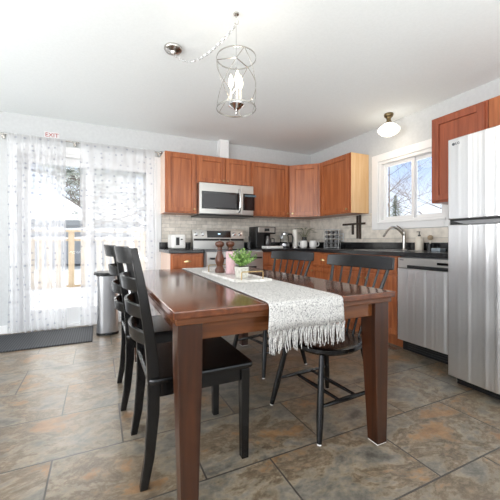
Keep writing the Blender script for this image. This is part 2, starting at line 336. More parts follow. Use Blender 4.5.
# ---- kitchen window
d = thing('window_1', None, None, (0, -1.76, 1.2)); d['kind'] = 'structure'
f = MB().box(-.018, 0, WY1, WY1+.09, 1.16, 2.09).box(-.018, 0, WY0-.055, WY0, 1.16, 2.09).box(-.018, 0, WY0, WY1, WZ1, 2.09).box(-.018, 0, WY0, WY1, 1.16, WZ0)
obj('casing', f, white_m, d, .004)
obj('window_sill', MB().box(-.03, 0, WY0-.02, WY1+.02, WZ0-.018, WZ0+.004), white_m, d, .004)
f = MB().box(0, .12, WY1-.035, WY1, WZ0, WZ1).box(0, .12, WY0, WY0+.035, WZ0, WZ1).box(0, .12, WY0+.035, WY1-.035, WZ1-.035, WZ1).box(0, .12, WY0+.035, WY1-.035, WZ0, WZ0+.03)
obj('window_frame', f, white_m, d, .003)
for (a, b_, x) in ((-1.80, WY1-.035, .05), (WY0+.035, -1.765, .08)):
    q = MB().box(x, x+.025, a, a+.035, WZ0+.03, WZ1-.035).box(x, x+.025, b_-.035, b_, WZ0+.03, WZ1-.035).box(x, x+.025, a+.035, b_-.035, WZ0+.03, WZ0+.065).box(x, x+.025, a+.035, b_-.035, WZ1-.07, WZ1-.035)
    q = obj('sash', q, white_m, d, .002)
    obj('glass_pane', MB().box(x+.010, x+.014, a+.035, b_-.035, WZ0+.065, WZ1-.07), glass, q)

# ---------------------------------------------------------------- outside
gr = MB()
nx, ny = 30, 30
vv = [[gr.bm.verts.new((-30+75*i/nx, .9+60*(j/ny), -.35+.25*random.random()+(1.6*max(0, j/ny-.25)))) for j in range(ny+1)] for i in range(nx+1)]
for i in range(nx):
    for j in range(ny): gr.bm.faces.new((vv[i][j], vv[i+1][j], vv[i+1][j+1], vv[i][j+1]))
tag(obj('snow_ground', gr, snow, smooth=True), kind='structure')
bn = MB(); vv = [[bn.bm.verts.new((.5+45*i/nx, -30+30.9*j/ny, -.35+.2*random.random())) for j in range(ny+1)] for i in range(nx+1)]
for i in range(nx):
    for j in range(ny): bn.bm.faces.new((vv[i][j], vv[i+1][j], vv[i+1][j+1], vv[i][j+1]))
tag(obj('snow_side_yard', bn, snow, smooth=True), kind='structure')
dk = MB().box(-6.5, -.5, .16, 2.62, -.14, -.02)
deck = tag(obj('deck', dk, cedar), 'snow covered wooden deck outside the patio door', 'deck')
sn = MB(); nx_, ny_ = 40, 16
vv = [[sn.bm.verts.new((-6.45+5.9*i/nx_, .2+2.35*j/ny_, -.019+.04+.10*(j/ny_)+.04*math.sin(i*.9+j)*math.cos(j*.7)+.015*random.random())) for j in range(ny_+1)] for i in range(nx_+1)]
for i in range(nx_):
    for j in range(ny_): sn.bm.faces.new((vv[i][j], vv[i+1][j], vv[i+1][j+1], vv[i][j+1]))
so = tag(obj('deck_snow', sn, snow, smooth=True), 'uneven snow lying on the deck boards', 'snow', kind='stuff')
sm = so.modifiers.new('t', 'SOLIDIFY'); sm.thickness = .03; sm.offset = -1
ra = thing('deck_railing', 'pale wooden deck railing with snow lying along its rails', 'railing', (-3.3, 2.7, -.02))
obj('top_rail', MB().box(-6.5, -.5, 2.64, 2.76, 1.20, 1.235), cedar, ra, .004)
obj('middle_rail', MB().box(-6.5, -.5, 2.68, 2.72, 1.02, 1.06), cedar, ra, .004)
obj('bottom_rail', MB().box(-6.5, -.5, 2.68, 2.72, .12, .16), cedar, ra, .004)
for i in range(5):
    x = -6.1+i*1.2+.02; x = -3.68+(i-2)*1.35
    obj('post', MB().box(x-.05, x+.05, 2.65, 2.75, -.02, 1.20), cedar, ra, .004)
x = -6.42
while x < -.6:
    if min(abs(x+.05-(-3.68+(i-2)*1.35)) for i in range(5)) > .1:
        obj('baluster', MB().box(x, x+.09, 2.725, 2.745, .06, 1.10), cedar, ra)
    x += .145
rs = MB()
for z, y0, y1 in ((1.235, 2.65, 2.75), (1.06, 2.672, 2.722)):
    rings = []
    for i in range(61):
        x = -6.48+5.96*i/60; h_ = .035+.012*math.sin(i*1.3)+.008*random.random()
        rings.append([(x, y0, z), (x, y1, z), (x, y1-.01, z+h_*.7), (x, (y0+y1)/2, z+h_), (x, y0+.01, z+h_*.7)])
    rs.sweep(rings)
tag(obj('rail_snow', rs, snow, ra, smooth=True), 'snow on the rails', kind='stuff')
# neighbour houses
hs = thing('neighbour_house', 'low grey neighbour house with snow on its roof, beyond the deck railing', 'house', (-4, 14, 0))
obj('wall', MB().box(-11, -1.5, 14.3, 19, -.2, 2.15), siding, hs)
rf = MB(); rf.sweep([[(-11.4, 14, 2.1), (-11.4, 19.3, 2.1), (-11.4, 16.6, 3.5)], [(-1.1, 14, 2.1), (-1.1, 19.3, 2.1), (-1.1, 16.6, 3.5)]])
obj('roof', rf, snow, hs)
obj('gutter', MB().box(-11.4, -1.1, 13.93, 14, 1.85, 2.12), siding, hs)
hd = MB()
for i in range(120):
    x = -1+11*random.random(); y = 13+3*random.random(); z = .3+2.0*random.random(); r_ = .25+.35*random.random()
    A = Matrix.Rotation(random.random()*3, 3, 'Y')
    hd.lathe([(0, -r_), (r_*.7, -r_*.6), (r_, 0), (r_*.6, r_*.6), (0, r_)], (x, y, z), 7, A)
hedge_m = mat('snowy_twigs', srgb(186, 184, 180), .95); noise_col(hedge_m, srgb(140, 134, 124), srgb(228, 230, 234), (1, 1, 1), 9, 6)
tag(obj('hedge', hd, hedge_m), 'snow dusted hedge beyond the railing, right of the grey house', 'hedge')

def tree(name, label, x, y, base, height, spread, seed, m=bark, foliage=None, levels=4, r0=.1, lean=0, first=.3):
    rnd = random.Random(seed); t_ = thing(name, label, 'tree', (x, y, base))
    tr_ = MB(); fo = MB()
    def branch(p, d, ln, r_, lv):
        pts = [p]; q = p.copy(); dd = d.copy()
        for i in range(4):
            dd = (dd+Vector((rnd.uniform(-.22, .22), rnd.uniform(-.22, .22), rnd.uniform(-.05, .12)))).normalized(); q = q+dd*ln/4; pts.append(q.copy())
        tr_.tube(pts, [r_*(1-.14*i) for i in range(5)], 5)
        if lv > 0:
            for k in range(3 if lv > 1 else 4):
                i = rnd.randint(1, 4); a = rnd.uniform(0, 2*PI)
                nd = (dd*.6+Vector((math.cos(a), math.sin(a), rnd.uniform(.0, .6)))*spread).normalized(); branch(pts[i], nd, ln*.62, r_*.52, lv-1)
        elif foliage:
            for k in range(foliage):
                c = q+Vector((rnd.gauss(0, .25), rnd.gauss(0, .25), rnd.gauss(0, .12)))
                for s_ in range(5):
                    a = rnd.uniform(0, 2*PI); u = Vector((math.cos(a), math.sin(a), rnd.uniform(-.4, .3)))*rnd.uniform(.12, .3); w_ = u.cross(Vector((0, 0, 1))).normalized()*.05
                    fo.flat([c-w_, c+w_, c+u+w_*.4, c+u-w_*.4])
    trunk = [Vector((x+lean*i*.2, y, base+height*.75*i/6)) for i in range(7)]
    tr_.tube(trunk, [r0*(1-.12*i) for i in range(7)], 7)
    for i in range(2, 7):
        for k in range(3):
            a = rnd.uniform(0, 2*PI); branch(trunk[i], Vector((math.cos(a), math.sin(a), .55 if not foliage else .1)).normalized(), height*.34*(1-.07*i)*spread*1.3, r0*.42*(1-.09*i), levels-1)
    obj('trunk', tr_, m, t_)
    if foliage: obj('foliage', fo, needles, t_)
    return t_
tree('spruce_tree', 'large evergreen with drooping snowy boughs, seen through the patio door', -3.75, 10.6, -.2, 7.6, 1.0, 3, bark, 5, 4, .16)
tree('spruce_tree', 'evergreen on the right behind the right-hand sheer curtain', -.2, 10.0, -.2, 7.0, 1.0, 5, bark, 3, 4, .14)
tree('bare_tree', 'tall bare tree in the left pane of the kitchen window', 17.7, 13.0, -.2, 10.3, .75, 11, bark, None, 5, .09)
tree('bare_tree', 'bare tree with thin twigs in the right pane of the kitchen window', 9.5, 3.4, -.2, 6.2, .8, 12, bark, None, 5, .045)
ct = thing('conifer_tree', 'small dark conifer standing at the bottom of the window, left pane', 'tree', (14, 9.5, -.2))
obj('trunk', MB().tube([(14, 9.5, -.2), (14, 9.5, 3.6)], [.1, .02], 7), bark, ct)
fo = MB(); rnd = random.Random(4)
for i in range(3600):
    z = .4+3.55*rnd.random(); R = .37*(4.0-z)+.02; a = rnd.uniform(0, 2*PI); r_ = R*rnd.uniform(.1, 1)
    c = Vector((14+r_*math.cos(a), 9.5+r_*math.sin(a), z)); ll = .06+.12*R; u = Vector((math.cos(a), math.sin(a), rnd.uniform(-.5, .4)))*ll; w_ = Vector((-math.sin(a), math.cos(a), 0))*ll*.4
    fo.flat([c-w_, c+w_, c+u])
dkn = mat('dark_needles', srgb(90, 102, 78), .8); noise_col(dkn, srgb(72, 86, 62), srgb(132, 138, 116), (1, 1, 1), 6, 4)
obj('foliage', fo, dkn, ct)

# ---------------------------------------------------------------- cabinets
def frameB(x0, y):      # faces -Y, a along +X
    return lambda a, b, z: Vector((x0+a, y-b, z))
def frameR(y0, x):      # faces -X, a runs towards -Y
    return lambda a, b, z: Vector((x-b, y0-a, z))
def frameG(p, q):
    p = Vector((p[0], p[1], 0)); q = Vector((q[0], q[1], 0)); u = (q-p).normalized(); n = Vector((u.y, -u.x, 0))
    return lambda a, b, z: p+u*a+n*b+Vector((0, 0, z))
def panel_door(F, a0, a1, z0, z1, b=.0, th=.019, st=.055, inset=.013):
    m = MB()
    m.fbox(F, a0, a0+st, b, b+th, z0, z1).fbox(F, a1-st, a1, b, b+th, z0, z1).fbox(F, a0+st, a1-st, b, b+th, z0, z0+st).fbox(F, a0+st, a1-st, b, b+th, z1-st, z1)
    m.fbox(F, a0+st, a1-st, b, b+th-inset, z0+st, z1-st); return m
def knob(F, a, z, b, parent):
    n = F(0, 1, 0)-F(0, 0, 0); A = n.to_track_quat('Z', 'Y').to_matrix()
    m = MB().lathe([(.006, 0), (.005, .012), (.012, .018), (.014, .024), (.011, .03), (0, .031)], F(a, b, z), 12, A)
    obj('knob', m, brassy, parent, smooth=True)
def cup_pull(F, a, z, b, parent, w_=.085):
    m = MB(); rings = []
    for i in range(9):
        th = PI*i/8; s = math.sin(th)*.024+.002
        aa = a-w_/2+w_*i/8
        rings.append([F(aa, b, z-.004), F(aa, b+s, z-.004), F(aa, b+s*.8, z+s*.7), F(aa, b, z+s*.95)])
    m.sweep(rings); obj('pull', m, brassy, parent, smooth=True)

def upper(label, F, wd, z0, z1, depth, doors, mm=oak, sides=None, group='oak wall cabinets', loc=None, knobs=None, body_pts=None):
    base = F(wd/2, 0, z0) if loc is None else Vector(loc)
    t_ = thing('wall_cabinet', label, 'cabinet', tuple(base), group=None)
    if body_pts: b_ = MB().poly(body_pts, z0, z1)
    else: b_ = MB().fbox(F, .0, wd, -depth, 0, z0, z1)
    obj('cabinet_body', b_, mm, t_, .002)
    for i, (a0, a1) in enumerate(doors):
        dd = obj('door', panel_door(F, a0, a1, z0+.018, z1-.018), mm, t_, .003)
        if knobs:
            knob(F, knobs[i], z0+.05, .019, dd)
    if sides:
        for (a, e_) in sides: obj('side_panel', MB().fbox(F, a, a+e_, -depth+.002, -.002, z0+.002, z1-.002), lam if e_ > 0 and a > .1 else lam_doorlit, t_)
    return t_
UZ0, UZ1 = 1.372, 2.134
FB = frameB(-2.445, -.306)
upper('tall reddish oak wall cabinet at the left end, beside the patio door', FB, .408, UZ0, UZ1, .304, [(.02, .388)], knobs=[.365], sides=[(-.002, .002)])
FB2 = frameB(-2.036, -.306)
upper('short two-door oak wall cabinet above the microwave', FB2, .77, 1.765, UZ1, .304, [(.02, .378), (.392, .75)], knobs=[.355, .415])
FB3 = frameB(-1.265, -.306)
upper('wide oak wall cabinet right of the microwave', FB3, .645, UZ0, UZ1, .304, [(.022, .615)], knobs=[.592])
p0 = (-.618, -.306); p1 = (-.306, -.618)
u_ = (Vector(p1)-Vector(p0)); wd = u_.length
FG = frameG(p0, p1)
upper('diagonal oak wall cabinet set across the corner', FG, wd, UZ0, UZ1, .3, [(.03, wd-.03)], knobs=[.055],
      body_pts=[(-.618, -.002), (-.618, -.306), (-.306, -.618), (-.002, -.618), (-.002, -.002)], loc=(-.3, -.3, UZ0))
FR = frameR(-.62, -.306)
upper('oak wall cabinet left of the kitchen window with a honey side paled by painted glare', FR, .588, UZ0, UZ1, .304, [(.03, .568)], knobs=[.545], sides=[(.588, .002)])
FR2 = frameR(-2.232, -.306)
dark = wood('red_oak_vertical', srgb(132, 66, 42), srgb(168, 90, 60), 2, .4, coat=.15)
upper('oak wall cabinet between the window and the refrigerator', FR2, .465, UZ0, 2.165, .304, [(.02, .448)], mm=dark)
FR3 = frameR(-2.70, -.306)
upper('oak wall cabinet over the refrigerator', FR3, .86, 1.86, 2.165, .304, [(.03, .42), (.44, .83)], mm=oak)

def base_unit(label, F, wd, items, depth=.585, sides=None, hollow=False):
    """items: list of ('drawer'|'door', a0, a1, z0, z1, pull)"""
    t_ = thing('base_cabinet', label, 'cabinet', tuple(F(wd/2, 0, 0)))
    bd = MB().fbox(F, 0, wd, -depth, 0, .10, .874) if not hollow else MB().fbox(F, 0, wd, -.06, 0, .10, .874).fbox(F, 0, .018, -depth, -.06, .10, .874).fbox(F, wd-.018, wd, -depth, -.06, .10, .874).fbox(F, .018, wd-.018, -depth, -.06, .10, .12)
    obj('cabinet_body', bd, oak, t_, .002)
    obj('toe_kick', MB().fbox(F, 0, wd, -depth, -.06, 0, .10), oak, t_)
    for k, a0, a1, z0, z1, pl in items:
        if k == 'drawer':
            dd = obj('drawer', panel_door(F, a0, a1, z0, z1, st=.02, inset=.003), oak, t_, .003)
            if pl: cup_pull(F, (a0+a1)/2, (z0+z1)/2, .019, dd)
        else:
            dd = obj('door', panel_door(F, a0, a1, z0, z1), oak, t_, .003)
            if pl is not None: knob(F, pl, z1-.05, .019, dd)
    if sides: obj('side_panel', MB().fbox(F, -.003, 0, -depth, 0, .0, .874), lam_doorlit, t_)
    return t_
G1 = frameB(-2.44, -.605)
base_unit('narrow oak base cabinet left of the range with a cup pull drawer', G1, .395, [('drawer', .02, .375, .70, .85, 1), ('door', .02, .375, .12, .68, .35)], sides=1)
G2 = frameB(-1.268, -.605)
base_unit('oak base cabinet right of the range, partly behind the spindle chair', G2, .46, [('drawer', .02, .44, .70, .85, 1), ('drawer', .02, .44, .42, .68, 1), ('drawer', .02, .44, .12, .40, 1)])
tcx = thing('base_cabinet', 'blind corner oak base cabinet where the two counters meet', 'cabinet', (-.4, -.4, 0))
obj('cabinet_body', MB().poly([(-.806, -.002), (-.806, -.605), (-.606, -.605), (-.606, -.80), (-.002, -.80), (-.002, -.002)], .0, .874), oak, tcx, .002)
G3 = frameR(-.803, -.605)
base_unit('oak drawer base cabinet next to the corner on the window side', G3, .49, [('drawer', .02, .47, .70, .85, 1), ('door', .02, .47, .12, .68, .06)])
G4 = frameR(-1.296, -.605)
base_unit('oak sink base cabinet between the drawers and the dishwasher', G4, .83, [('drawer', .02, .41, .70, .85, 0), ('drawer', .43, .81, .70, .85, 0), ('door', .02, .41, .12, .68, .38), ('door', .43, .81, .12, .68, .46)], hollow=True)

# countertops
c1 = thing('countertop', 'short black countertop left of the range', 'countertop', (-2.25, -.32, .874))
obj('slab', MB().box(-2.465, -2.042, -.64, -.008, .874, .914), counter, c1, .006)
obj('backsplash_lip', MB().box(-2.465, -2.042, -.03, -.0085, .9145, 1.0), counter, c1, .004)
c2 = thing('countertop', 'long black L-shaped countertop running under the window', 'countertop', (-.4, -.4, .874))
sk = MB().box(-1.263, -.008, -.64, -.008, .874, .914).box(-.64, -.008, -1.48, -.64, .874, .914).box(-.64, -.50, -2.04, -1.48, .874, .914).box(-.13, -.008, -2.04, -1.48, .874, .914).box(-.64, -.008, -2.745, -2.04, .874, .914)
obj('slab', sk, counter, c2, 0)
obj('backsplash_lip', MB().box(-1.263, -.03, -.03, -.0085, .9145, 1.0).box(-.03, -.0085, -2.745, -.0085, .9145, 1.0), counter, c2, 0)
si = thing('kitchen_sink', 'stainless steel sink set into the counter under the window', 'sink', (-.315, -1.76, .79))
obj('basin', MB().box(-.50, -.13, -2.04, -1.48, .79, .795).box(-.50, -.495, -2.04, -1.48, .795, .905).box(-.135, -.13, -2.04, -1.48, .795, .905).box(-.495, -.135, -2.04, -2.035, .795, .905).box(-.495, -.135, -1.485, -1.48, .795, .905), steelh, si)
obj('rim', MB().box(-.515, -.495, -2.055, -1.465, .9145, .918).box(-.135, -.118, -2.055, -1.465, .9145, .918).box(-.495, -.135, -2.055, -2.035, .9145, .918).box(-.495, -.135, -1.485, -1.465, .9145, .918), steelh, si)

# faucet
fa = thing('faucet', 'curved steel kitchen faucet in front of the window', 'faucet', (-.075, -1.77, .915))
fx, fy = -.075, -1.77
obj('faucet_body', MB().lathe([(.03, 0), (.028, .008), (.02, .014), (.02, .17), (.017, .20), (.0, .215)], (fx, fy, .915), 18), nickel, fa, smooth=True)
pts = [(fx-.0-.30*tt, fy+.02*tt, 1.075+.095*math.sin(PI*min(tt*1.02, 1)*.92)-.035*tt**6) for tt in [i/14 for i in range(15)]]
obj('spout', MB().tube(pts, [.014-.003*i/14 for i in range(15)], 10), nickel, fa, smooth=True)
obj('lever', MB().tube([(fx, fy, 1.115), (fx-.02, fy+.015, 1.15), (fx-.06, fy+.05, 1.19)], [.012, .009, .006], 8), nickel, fa, smooth=True)

# ---------------------------------------------------------------- range
rg = thing('kitchen_range', 'stainless steel electric range under the microwave', 'stove', (-1.652, -.33, 0))
X0, X1 = -2.033, -1.272
obj('range_body', MB().box(X0, X1, -.655, -.03, .02, .905), greym, rg, .003)
obj('cooktop', MB().box(X0, X1, -.66, -.12, .905, .918), blackg, rg, .003)
bk = obj('backguard', MB().box(X0, X1, -.12, -.03, .905, 1.045), steelh, rg, .004)
bk2 = obj('control_panel', MB().hexa([(X0, -.11, 1.045), (X1, -.11, 1.045), (X1, -.03, 1.045), (X0, -.03, 1.045), (X0, -.085, 1.175), (X1, -.085, 1.175), (X1, -.03, 1.175), (X0, -.03, 1.175)]), steelh, rg, .004)
obj('black_strip', MB().box(X0+.01, X1-.01, -.123, -.118, 1.022, 1.05), blackp, rg)  # thin black strip across the top of the backguard
obj('display', MB().hexa([(-1.83, -.110, 1.065), (-1.475, -.110, 1.065), (-1.475, -.09, 1.065), (-1.83, -.09, 1.065), (-1.83, -.0945, 1.16), (-1.475, -.0945, 1.16), (-1.475, -.08, 1.16), (-1.83, -.08, 1.16)]), blackg, bk2)
obj('clock_digits', MB().box(-1.67, -1.635, -.104, -.1, 1.11, 1.125), mat('display_glow', srgb(150, 190, 220), .4, emit=(.6, .8, 1, 1), power=1), bk2)
for x in (-1.985, -1.895, -1.425, -1.33):
    A = Vector((0, -1, .2)).to_track_quat('Z', 'Y').to_matrix()
    obj('knob', MB().lathe([(.026, 0), (.026, .005), (.02, .008), (.018, .026), (0, .027)], (x, -.098, 1.112), 16, A), chrome, bk2, smooth=True)
od = obj('oven_door', MB().box(X0+.004, X1-.004, -.69, -.655, .21, .885), steelh, rg, .005)
obj('oven_window', MB().box(X0+.10, X1-.10, -.692, -.688, .34, .70), blackg, od)
obj('oven_handle', MB().tube([(X0+.05, -.69, .81), (X0+.05, -.735, .81), (X0+.06, -.74, .81), (X1-.06, -.74, .81), (X1-.05, -.735, .81), (X1-.05, -.69, .81)], .011, 10), blackp, od, smooth=True)
obj('storage_drawer', MB().box(X0+.004, X1-.004, -.685, -.655, .05, .20), steelh, rg, .005)
# microwave
mw = thing('microwave', 'stainless steel over-the-range microwave with a black glass door', 'microwave', (-1.65, -.2, 1.345))
mx0, mx1 = -2.033, -1.268
obj('microwave_body', MB().box(mx0, mx1, -.385, -.012, 1.362, 1.762), steelh, mw, .003)
obj('vent_base', MB().box(mx0-.0, mx1, -.41, -.012, 1.343, 1.362), blackp, mw, .002)
dr = obj('microwave_door', MB().box(mx0, -1.452, -.405, -.385, 1.366, 1.762), steelh, mw, .004)
obj('door_glass', MB().box(mx0+.03, -1.475, -.408, -.404, 1.43, 1.655), blackg, dr, .002)
obj('window_mesh', MB().box(mx0+.055, -1.53, -.4095, -.4075, 1.455, 1.63), mat('smoked_window', srgb(66, 66, 68), .25), dr)
obj('handle', MB().tube([(-1.488, -.405, 1.40), (-1.488, -.445, 1.42), (-1.488, -.455, 1.47), (-1.488, -.458, 1.54), (-1.488, -.455, 1.62), (-1.488, -.445, 1.68), (-1.488, -.405, 1.70)], .013, 10), chrome, dr, smooth=True)
cpn = obj('control_panel', MB().box(-1.45, mx1, -.405, -.385, 1.366, 1.762), steelh, mw, .004)
obj('keypad', MB().box(-1.425, mx1+.018, -.408, -.404, 1.43, 1.655), blackg, cpn, .002)
obj('display', MB().box(-1.40, mx1+.04, -.4095, -.4075, 1.615, 1.64), mat('dim_display', srgb(90, 110, 120), .3), cpn)

def wobble(y):   # slight waviness of pressed sheet steel
    return .00045*math.sin(y*71)+.0004*math.sin(y*113+1)+.0003*math.sin(y*187+2)+.0007*math.sin(y*37+.5)
# ---------------------------------------------------------------- dishwasher
dw = thing('dishwasher', 'stainless steel dishwasher between the sink cabinet and the refrigerator', 'dishwasher', (-.33, -2.44, 0))
dy0, dy1 = -2.735, -2.135
obj('dishwasher_body', MB().box(-.60, -.03, dy0, dy1, .10, .868), greym, dw)
dm = MB(); dm.sweep([[(-.60, dy1+(dy0-dy1)*i/90, .105), (-.645-wobble(dy1+(dy0-dy1)*i/90)*min(1, i/8, (90-i)/8), dy1+(dy0-dy1)*i/90, .105), (-.645-wobble(dy1+(dy0-dy1)*i/90)*min(1, i/8, (90-i)/8), dy1+(dy0-dy1)*i/90, .765), (-.60, dy1+(dy0-dy1)*i/90, .765)] for i in range(91)])
obj('door', dm, steelv, dw, smooth=True)
cpn = obj('control_panel', MB().box(-.645, -.60, dy0, dy1, .768, .862), steelh, dw, .005)
obj('pocket_handle', MB().box(-.6475, -.643, -2.64, -2.23, .77, .798), blackp, dw, .003)
obj('maker_badge', MB().box(-.647, -.6445, -2.195, -2.155, .838, .848), greym, cpn)
obj('display', MB().box(-.647, -.6445, -2.62, -2.50, .815, .835), blackg, cpn)
kk = MB().box(-.575, -.50, dy0, dy1, .0, .10)
tk = obj('kick_plate', kk, blackp, dw, .002)
kg = MB()
for i in range(4): kg.box(-.58, -.574, dy0+.02, dy1-.05, .018+.02*i, .026+.02*i)
obj('grille', kg, mat('satin_black', srgb(48, 48, 50), .4), tk)

# ---------------------------------------------------------------- refrigerator
fr = thing('refrigerator', 'tall stainless steel top-freezer refrigerator at the right edge', 'refrigerator', (-.5, -3.12, 0))
fy0, fy1 = -3.505, -2.755
obj('fridge_body', MB().box(-.855, -.06, fy0, fy1, .05, 1.715), greym, fr, .006)
fz = MB(); 
def fdoor(z0, z1):
    m = MB(); rings = []
    for i in range(121):
        s = i/120; y = fy1+(fy0-fy1)*s; bul = .012*(1-(2*s-1)**2)+wobble(y)*min(1, s*8, (1-s)*8)
        rings.append([(-.862, y, z0), (-.925-bul, y, z0), (-.925-bul, y, z1), (-.862, y, z1)])
    return m.sweep(rings)
d1 = obj('freezer_door', fdoor(1.166, 1.73), steelv, fr, .006, smooth=True)
d2 = obj('fridge_door', fdoor(.065, 1.128), steelv, fr, .006, smooth=True)
obj('handle_recess', MB().box(-.905, -.862, fy0+.005, fy1-.005, 1.128, 1.166), blackp, fr)
obj('pocket_grip', MB().hexa([(-.944, fy0+.05, 1.128), (-.944, fy1-.12, 1.128), (-.90, fy1-.12, 1.128), (-.90, fy0+.05, 1.128), (-.944, fy0+.05, 1.152), (-.944, fy1-.05, 1.152), (-.90, fy1-.05, 1.152), (-.90, fy0+.05, 1.152)]), greym, fr)
obj('base_grille', MB().box(-.85, -.80, fy0+.02, fy1-.02, .0, .05), blackp, fr)
lg = mat('logo_grey', srgb(90, 92, 96), .4)
A = Vector((-1, 0, 0)).to_track_quat('Z', 'Y').to_matrix()
obj('logo_mark', MB().lathe([(.0095, 0), (.0095, .002), (0, .002)], (-.9275, fy1-.04, 1.69), 18, A), lg, d1)
text_mesh('logo_letters', 'LG', .024, lg, d1, (-.932, fy1-.068, 1.69), (PI/2, 0, -PI/2))

# ---------------------------------------------------------------- curtain rod, curtains, exit sign, mat, bin
rod = thing('curtain_rod', 'thin white curtain rod above the patio door', 'curtain rod', (-3.3, -.08, 2.17))
obj('rod', MB().tube([(-4.17, -.08, 2.172), (-2.46, -.08, 2.165)], .008, 10), nickel, rod, smooth=True)
for x in (-4.135, -3.445, -2.475):
    obj('bracket', MB().box(x-.012, x+.012, -.09, -.018 if x < -4 or x > -3 else -.0, 2.155, 2.165).box(x-.014, x+.014, -.024, -.0, 2.135, 2.19), nickel, rod)
for x in (-4.18, -2.45):
    obj('finial', MB().lathe([(.006, -.02), (.015, -.012), (.017, 0), (.012, .014), (0, .02)], (x, -.08, 2.17), 12, Matrix.Rotation(PI/2, 3, 'Y')), nickel, rod, smooth=True)
def curtain(label, x0, x1, z0, seed, folds):
    rnd = random.Random(seed); m = MB(); nx_, nz_ = 110, 26; ph = [rnd.uniform(0, 6) for _ in range(5)]
    vv = []; uvs = {}
    for i in range(nx_+1):
        s = i/nx_; col = []
        for j in range(nz_+1):
            t_ = j/nz_; z = z0+(2.185-z0)*t_
            amp = .012+.014*(1-t_)
            y = -.08+amp*math.sin(s*folds*2*PI+ph[0]+.5*math.sin(t_*2+ph[1]))+.4*amp*math.sin(s*folds*5.1+ph[2])
            y = y+( -.094+.003*math.sin(s*folds*4*PI)-y)*max(0, (t_-.93)/.07)
            x = x0+(x1-x0)*s+.006*math.sin(t_*5+s*7)
            v = m.bm.verts.new((x, y, z)); col.append(v); uvs[v] = (s*(x1-x0)*1.25, z)
        vv.append(col)
    uvl = m.bm.loops.layers.uv.new('uv')
    for i in range(nx_):
        for j in range(nz_):
            f = m.bm.faces.new((vv[i][j], vv[i+1][j], vv[i+1][j+1], vv[i][j+1]))
            for l in f.loops: l[uvl].uv = uvs[l.vert]
    t_ = tag(obj('sheer_curtain', m, sheer, smooth=True, loc=((x0+x1)/2, -.08, z0)), label, 'curtain')
    return t_
curtain('left sheer white curtain with small dotted pattern on the patio door', -4.085, -3.53, .015, 1, 9)
curtain('right sheer white curtain, the wider panel beside the oak cabinets', -3.385, -2.53, .02, 2, 7)
ex = thing('exit_sign', 'small EXIT sign in red letters above the patio door curtain', 'sign', (-3.68, -.012, 2.236))
obj('plaque', MB().box(-3.755, -3.605, -.006, -.0005, 2.20, 2.275), signw, ex, .001)
text_mesh('letters', 'EXIT', .066, red, ex, (-3.68, -.0075, 2.238), (PI/2, 0, 0))
tag(obj('doormat', MB().box(-4.75, -3.245, -.70, -.10, 0, .012), matrub, bevel=.004), 'long ribbed charcoal mat in front of the patio door', 'doormat')
bi = thing('trash_can', 'slim stainless steel trash can with a black lid beside the curtain', 'trash can', (-3.10, -.38, 0))
def rrect(x0, x1, y0, y1, r_, n=5):
    pts = []
    for cx, cy, a in ((x1-r_, y1-r_, 0), (x0+r_, y1-r_, PI/2), (x0+r_, y0+r_, PI), (x1-r_, y0+r_, 1.5*PI)):
        for i in range(n+1): pts.append((cx+r_*math.cos(a+PI/2*i/n), cy+r_*math.sin(a+PI/2*i/n)))
    return pts
obj('bin_body', MB().poly(rrect(-3.205, -2.985, -.53, -.22, .07), .025, .635), steel, bi, smooth=True)
obj('bin_base', MB().poly(rrect(-3.21, -2.98, -.535, -.215, .07), 0, .025), blackp, bi, smooth=True)
obj('lid', MB().poly(rrect(-3.215, -2.98, -.535, -.215, .07), .635, .672), blackp, bi, .006, smooth=True)
obj('lid_lip', MB().box(-3.235, -3.17, -.50, -.28, .652, .668), blackp, bi, .006)
obj('pedal', MB().box(-3.12, -3.06, -.575, -.53, .01, .022), blackp, bi, .003)

# floor register
vt = thing('floor_register', 'small metal floor vent in front of the sink cabinet', 'vent', (-.66, -2.03, 0))
g = MB().box(-.715, -.615, -2.15, -1.90, 0, .004)
obj('plate', g, mat('tan_metal', srgb(128, 116, 104), .5), vt)
g = MB()
for i in range(14):
    y = -2.135+i*.0165; g.box(-.705, -.625, y, y+.008, .004, .0065)
obj('louvres', g, nickel, vt)

# ---------------------------------------------------------------- ceiling fixtures
cagem = mat('polished_nickel', srgb(192, 188, 182), .2, 1)
ch = thing('chandelier', 'cylindrical wire cage chandelier with lit candle bulbs on a swagged chain', 'chandelier', (-2.40, -2.37, H))
cx, cy = -2.40, -2.37
kx, ky = -2.685, -1.865
obj('canopy', MB().lathe([(.066, 0), (.066, -.012), (.058, -.022), (.02, -.03), (.012, -.045), (0, -.046)], (kx, ky, H), 28), nickel, ch, smooth=True)
obj('ceiling_hook', MB().lathe([(.018, 0), (.016, -.008), (.005, -.012), (.004, -.03), (0, -.031)], (cx, cy, H), 12).tube([(cx, cy, H-.03), (cx+.014, cy, H-.045), (cx+.012, cy, H-.062), (cx, cy, H-.07), (cx-.012, cy, H-.062)], .003, 6), nickel, ch, smooth=True)
lk = MB(); npt = 30
def chain_pt(s):
    a = Vector((kx, ky, H-.045)); b_ = Vector((cx, cy, H-.07)); p = a.lerp(b_, s); p.z -= .115*4*(s*(1-s))*(1.25-.5*s); return p
for i in range(npt):
    p = chain_pt((i+.5)/npt); d_ = (chain_pt((i+1)/npt)-chain_pt(i/npt)).normalized(); u = Vector((0, 0, 1)) if i % 2 else d_.cross(Vector((0, 0, 1))).normalized()
    u = (u-d_*u.dot(d_)).normalized()
    lk.tube([p+d_*.016*math.cos(2*PI*k/10)+u*.008*math.sin(2*PI*k/10) for k in range(10)], .0018, 5, True)
obj('chain', lk, chrome, ch, smooth=True)
obj('stem', MB().tube([(cx, cy, H-.07), (cx, cy, 2.165)], .0035, 8), chrome, ch, smooth=True)
R = .124; zt, zb = 2.158, 1.842
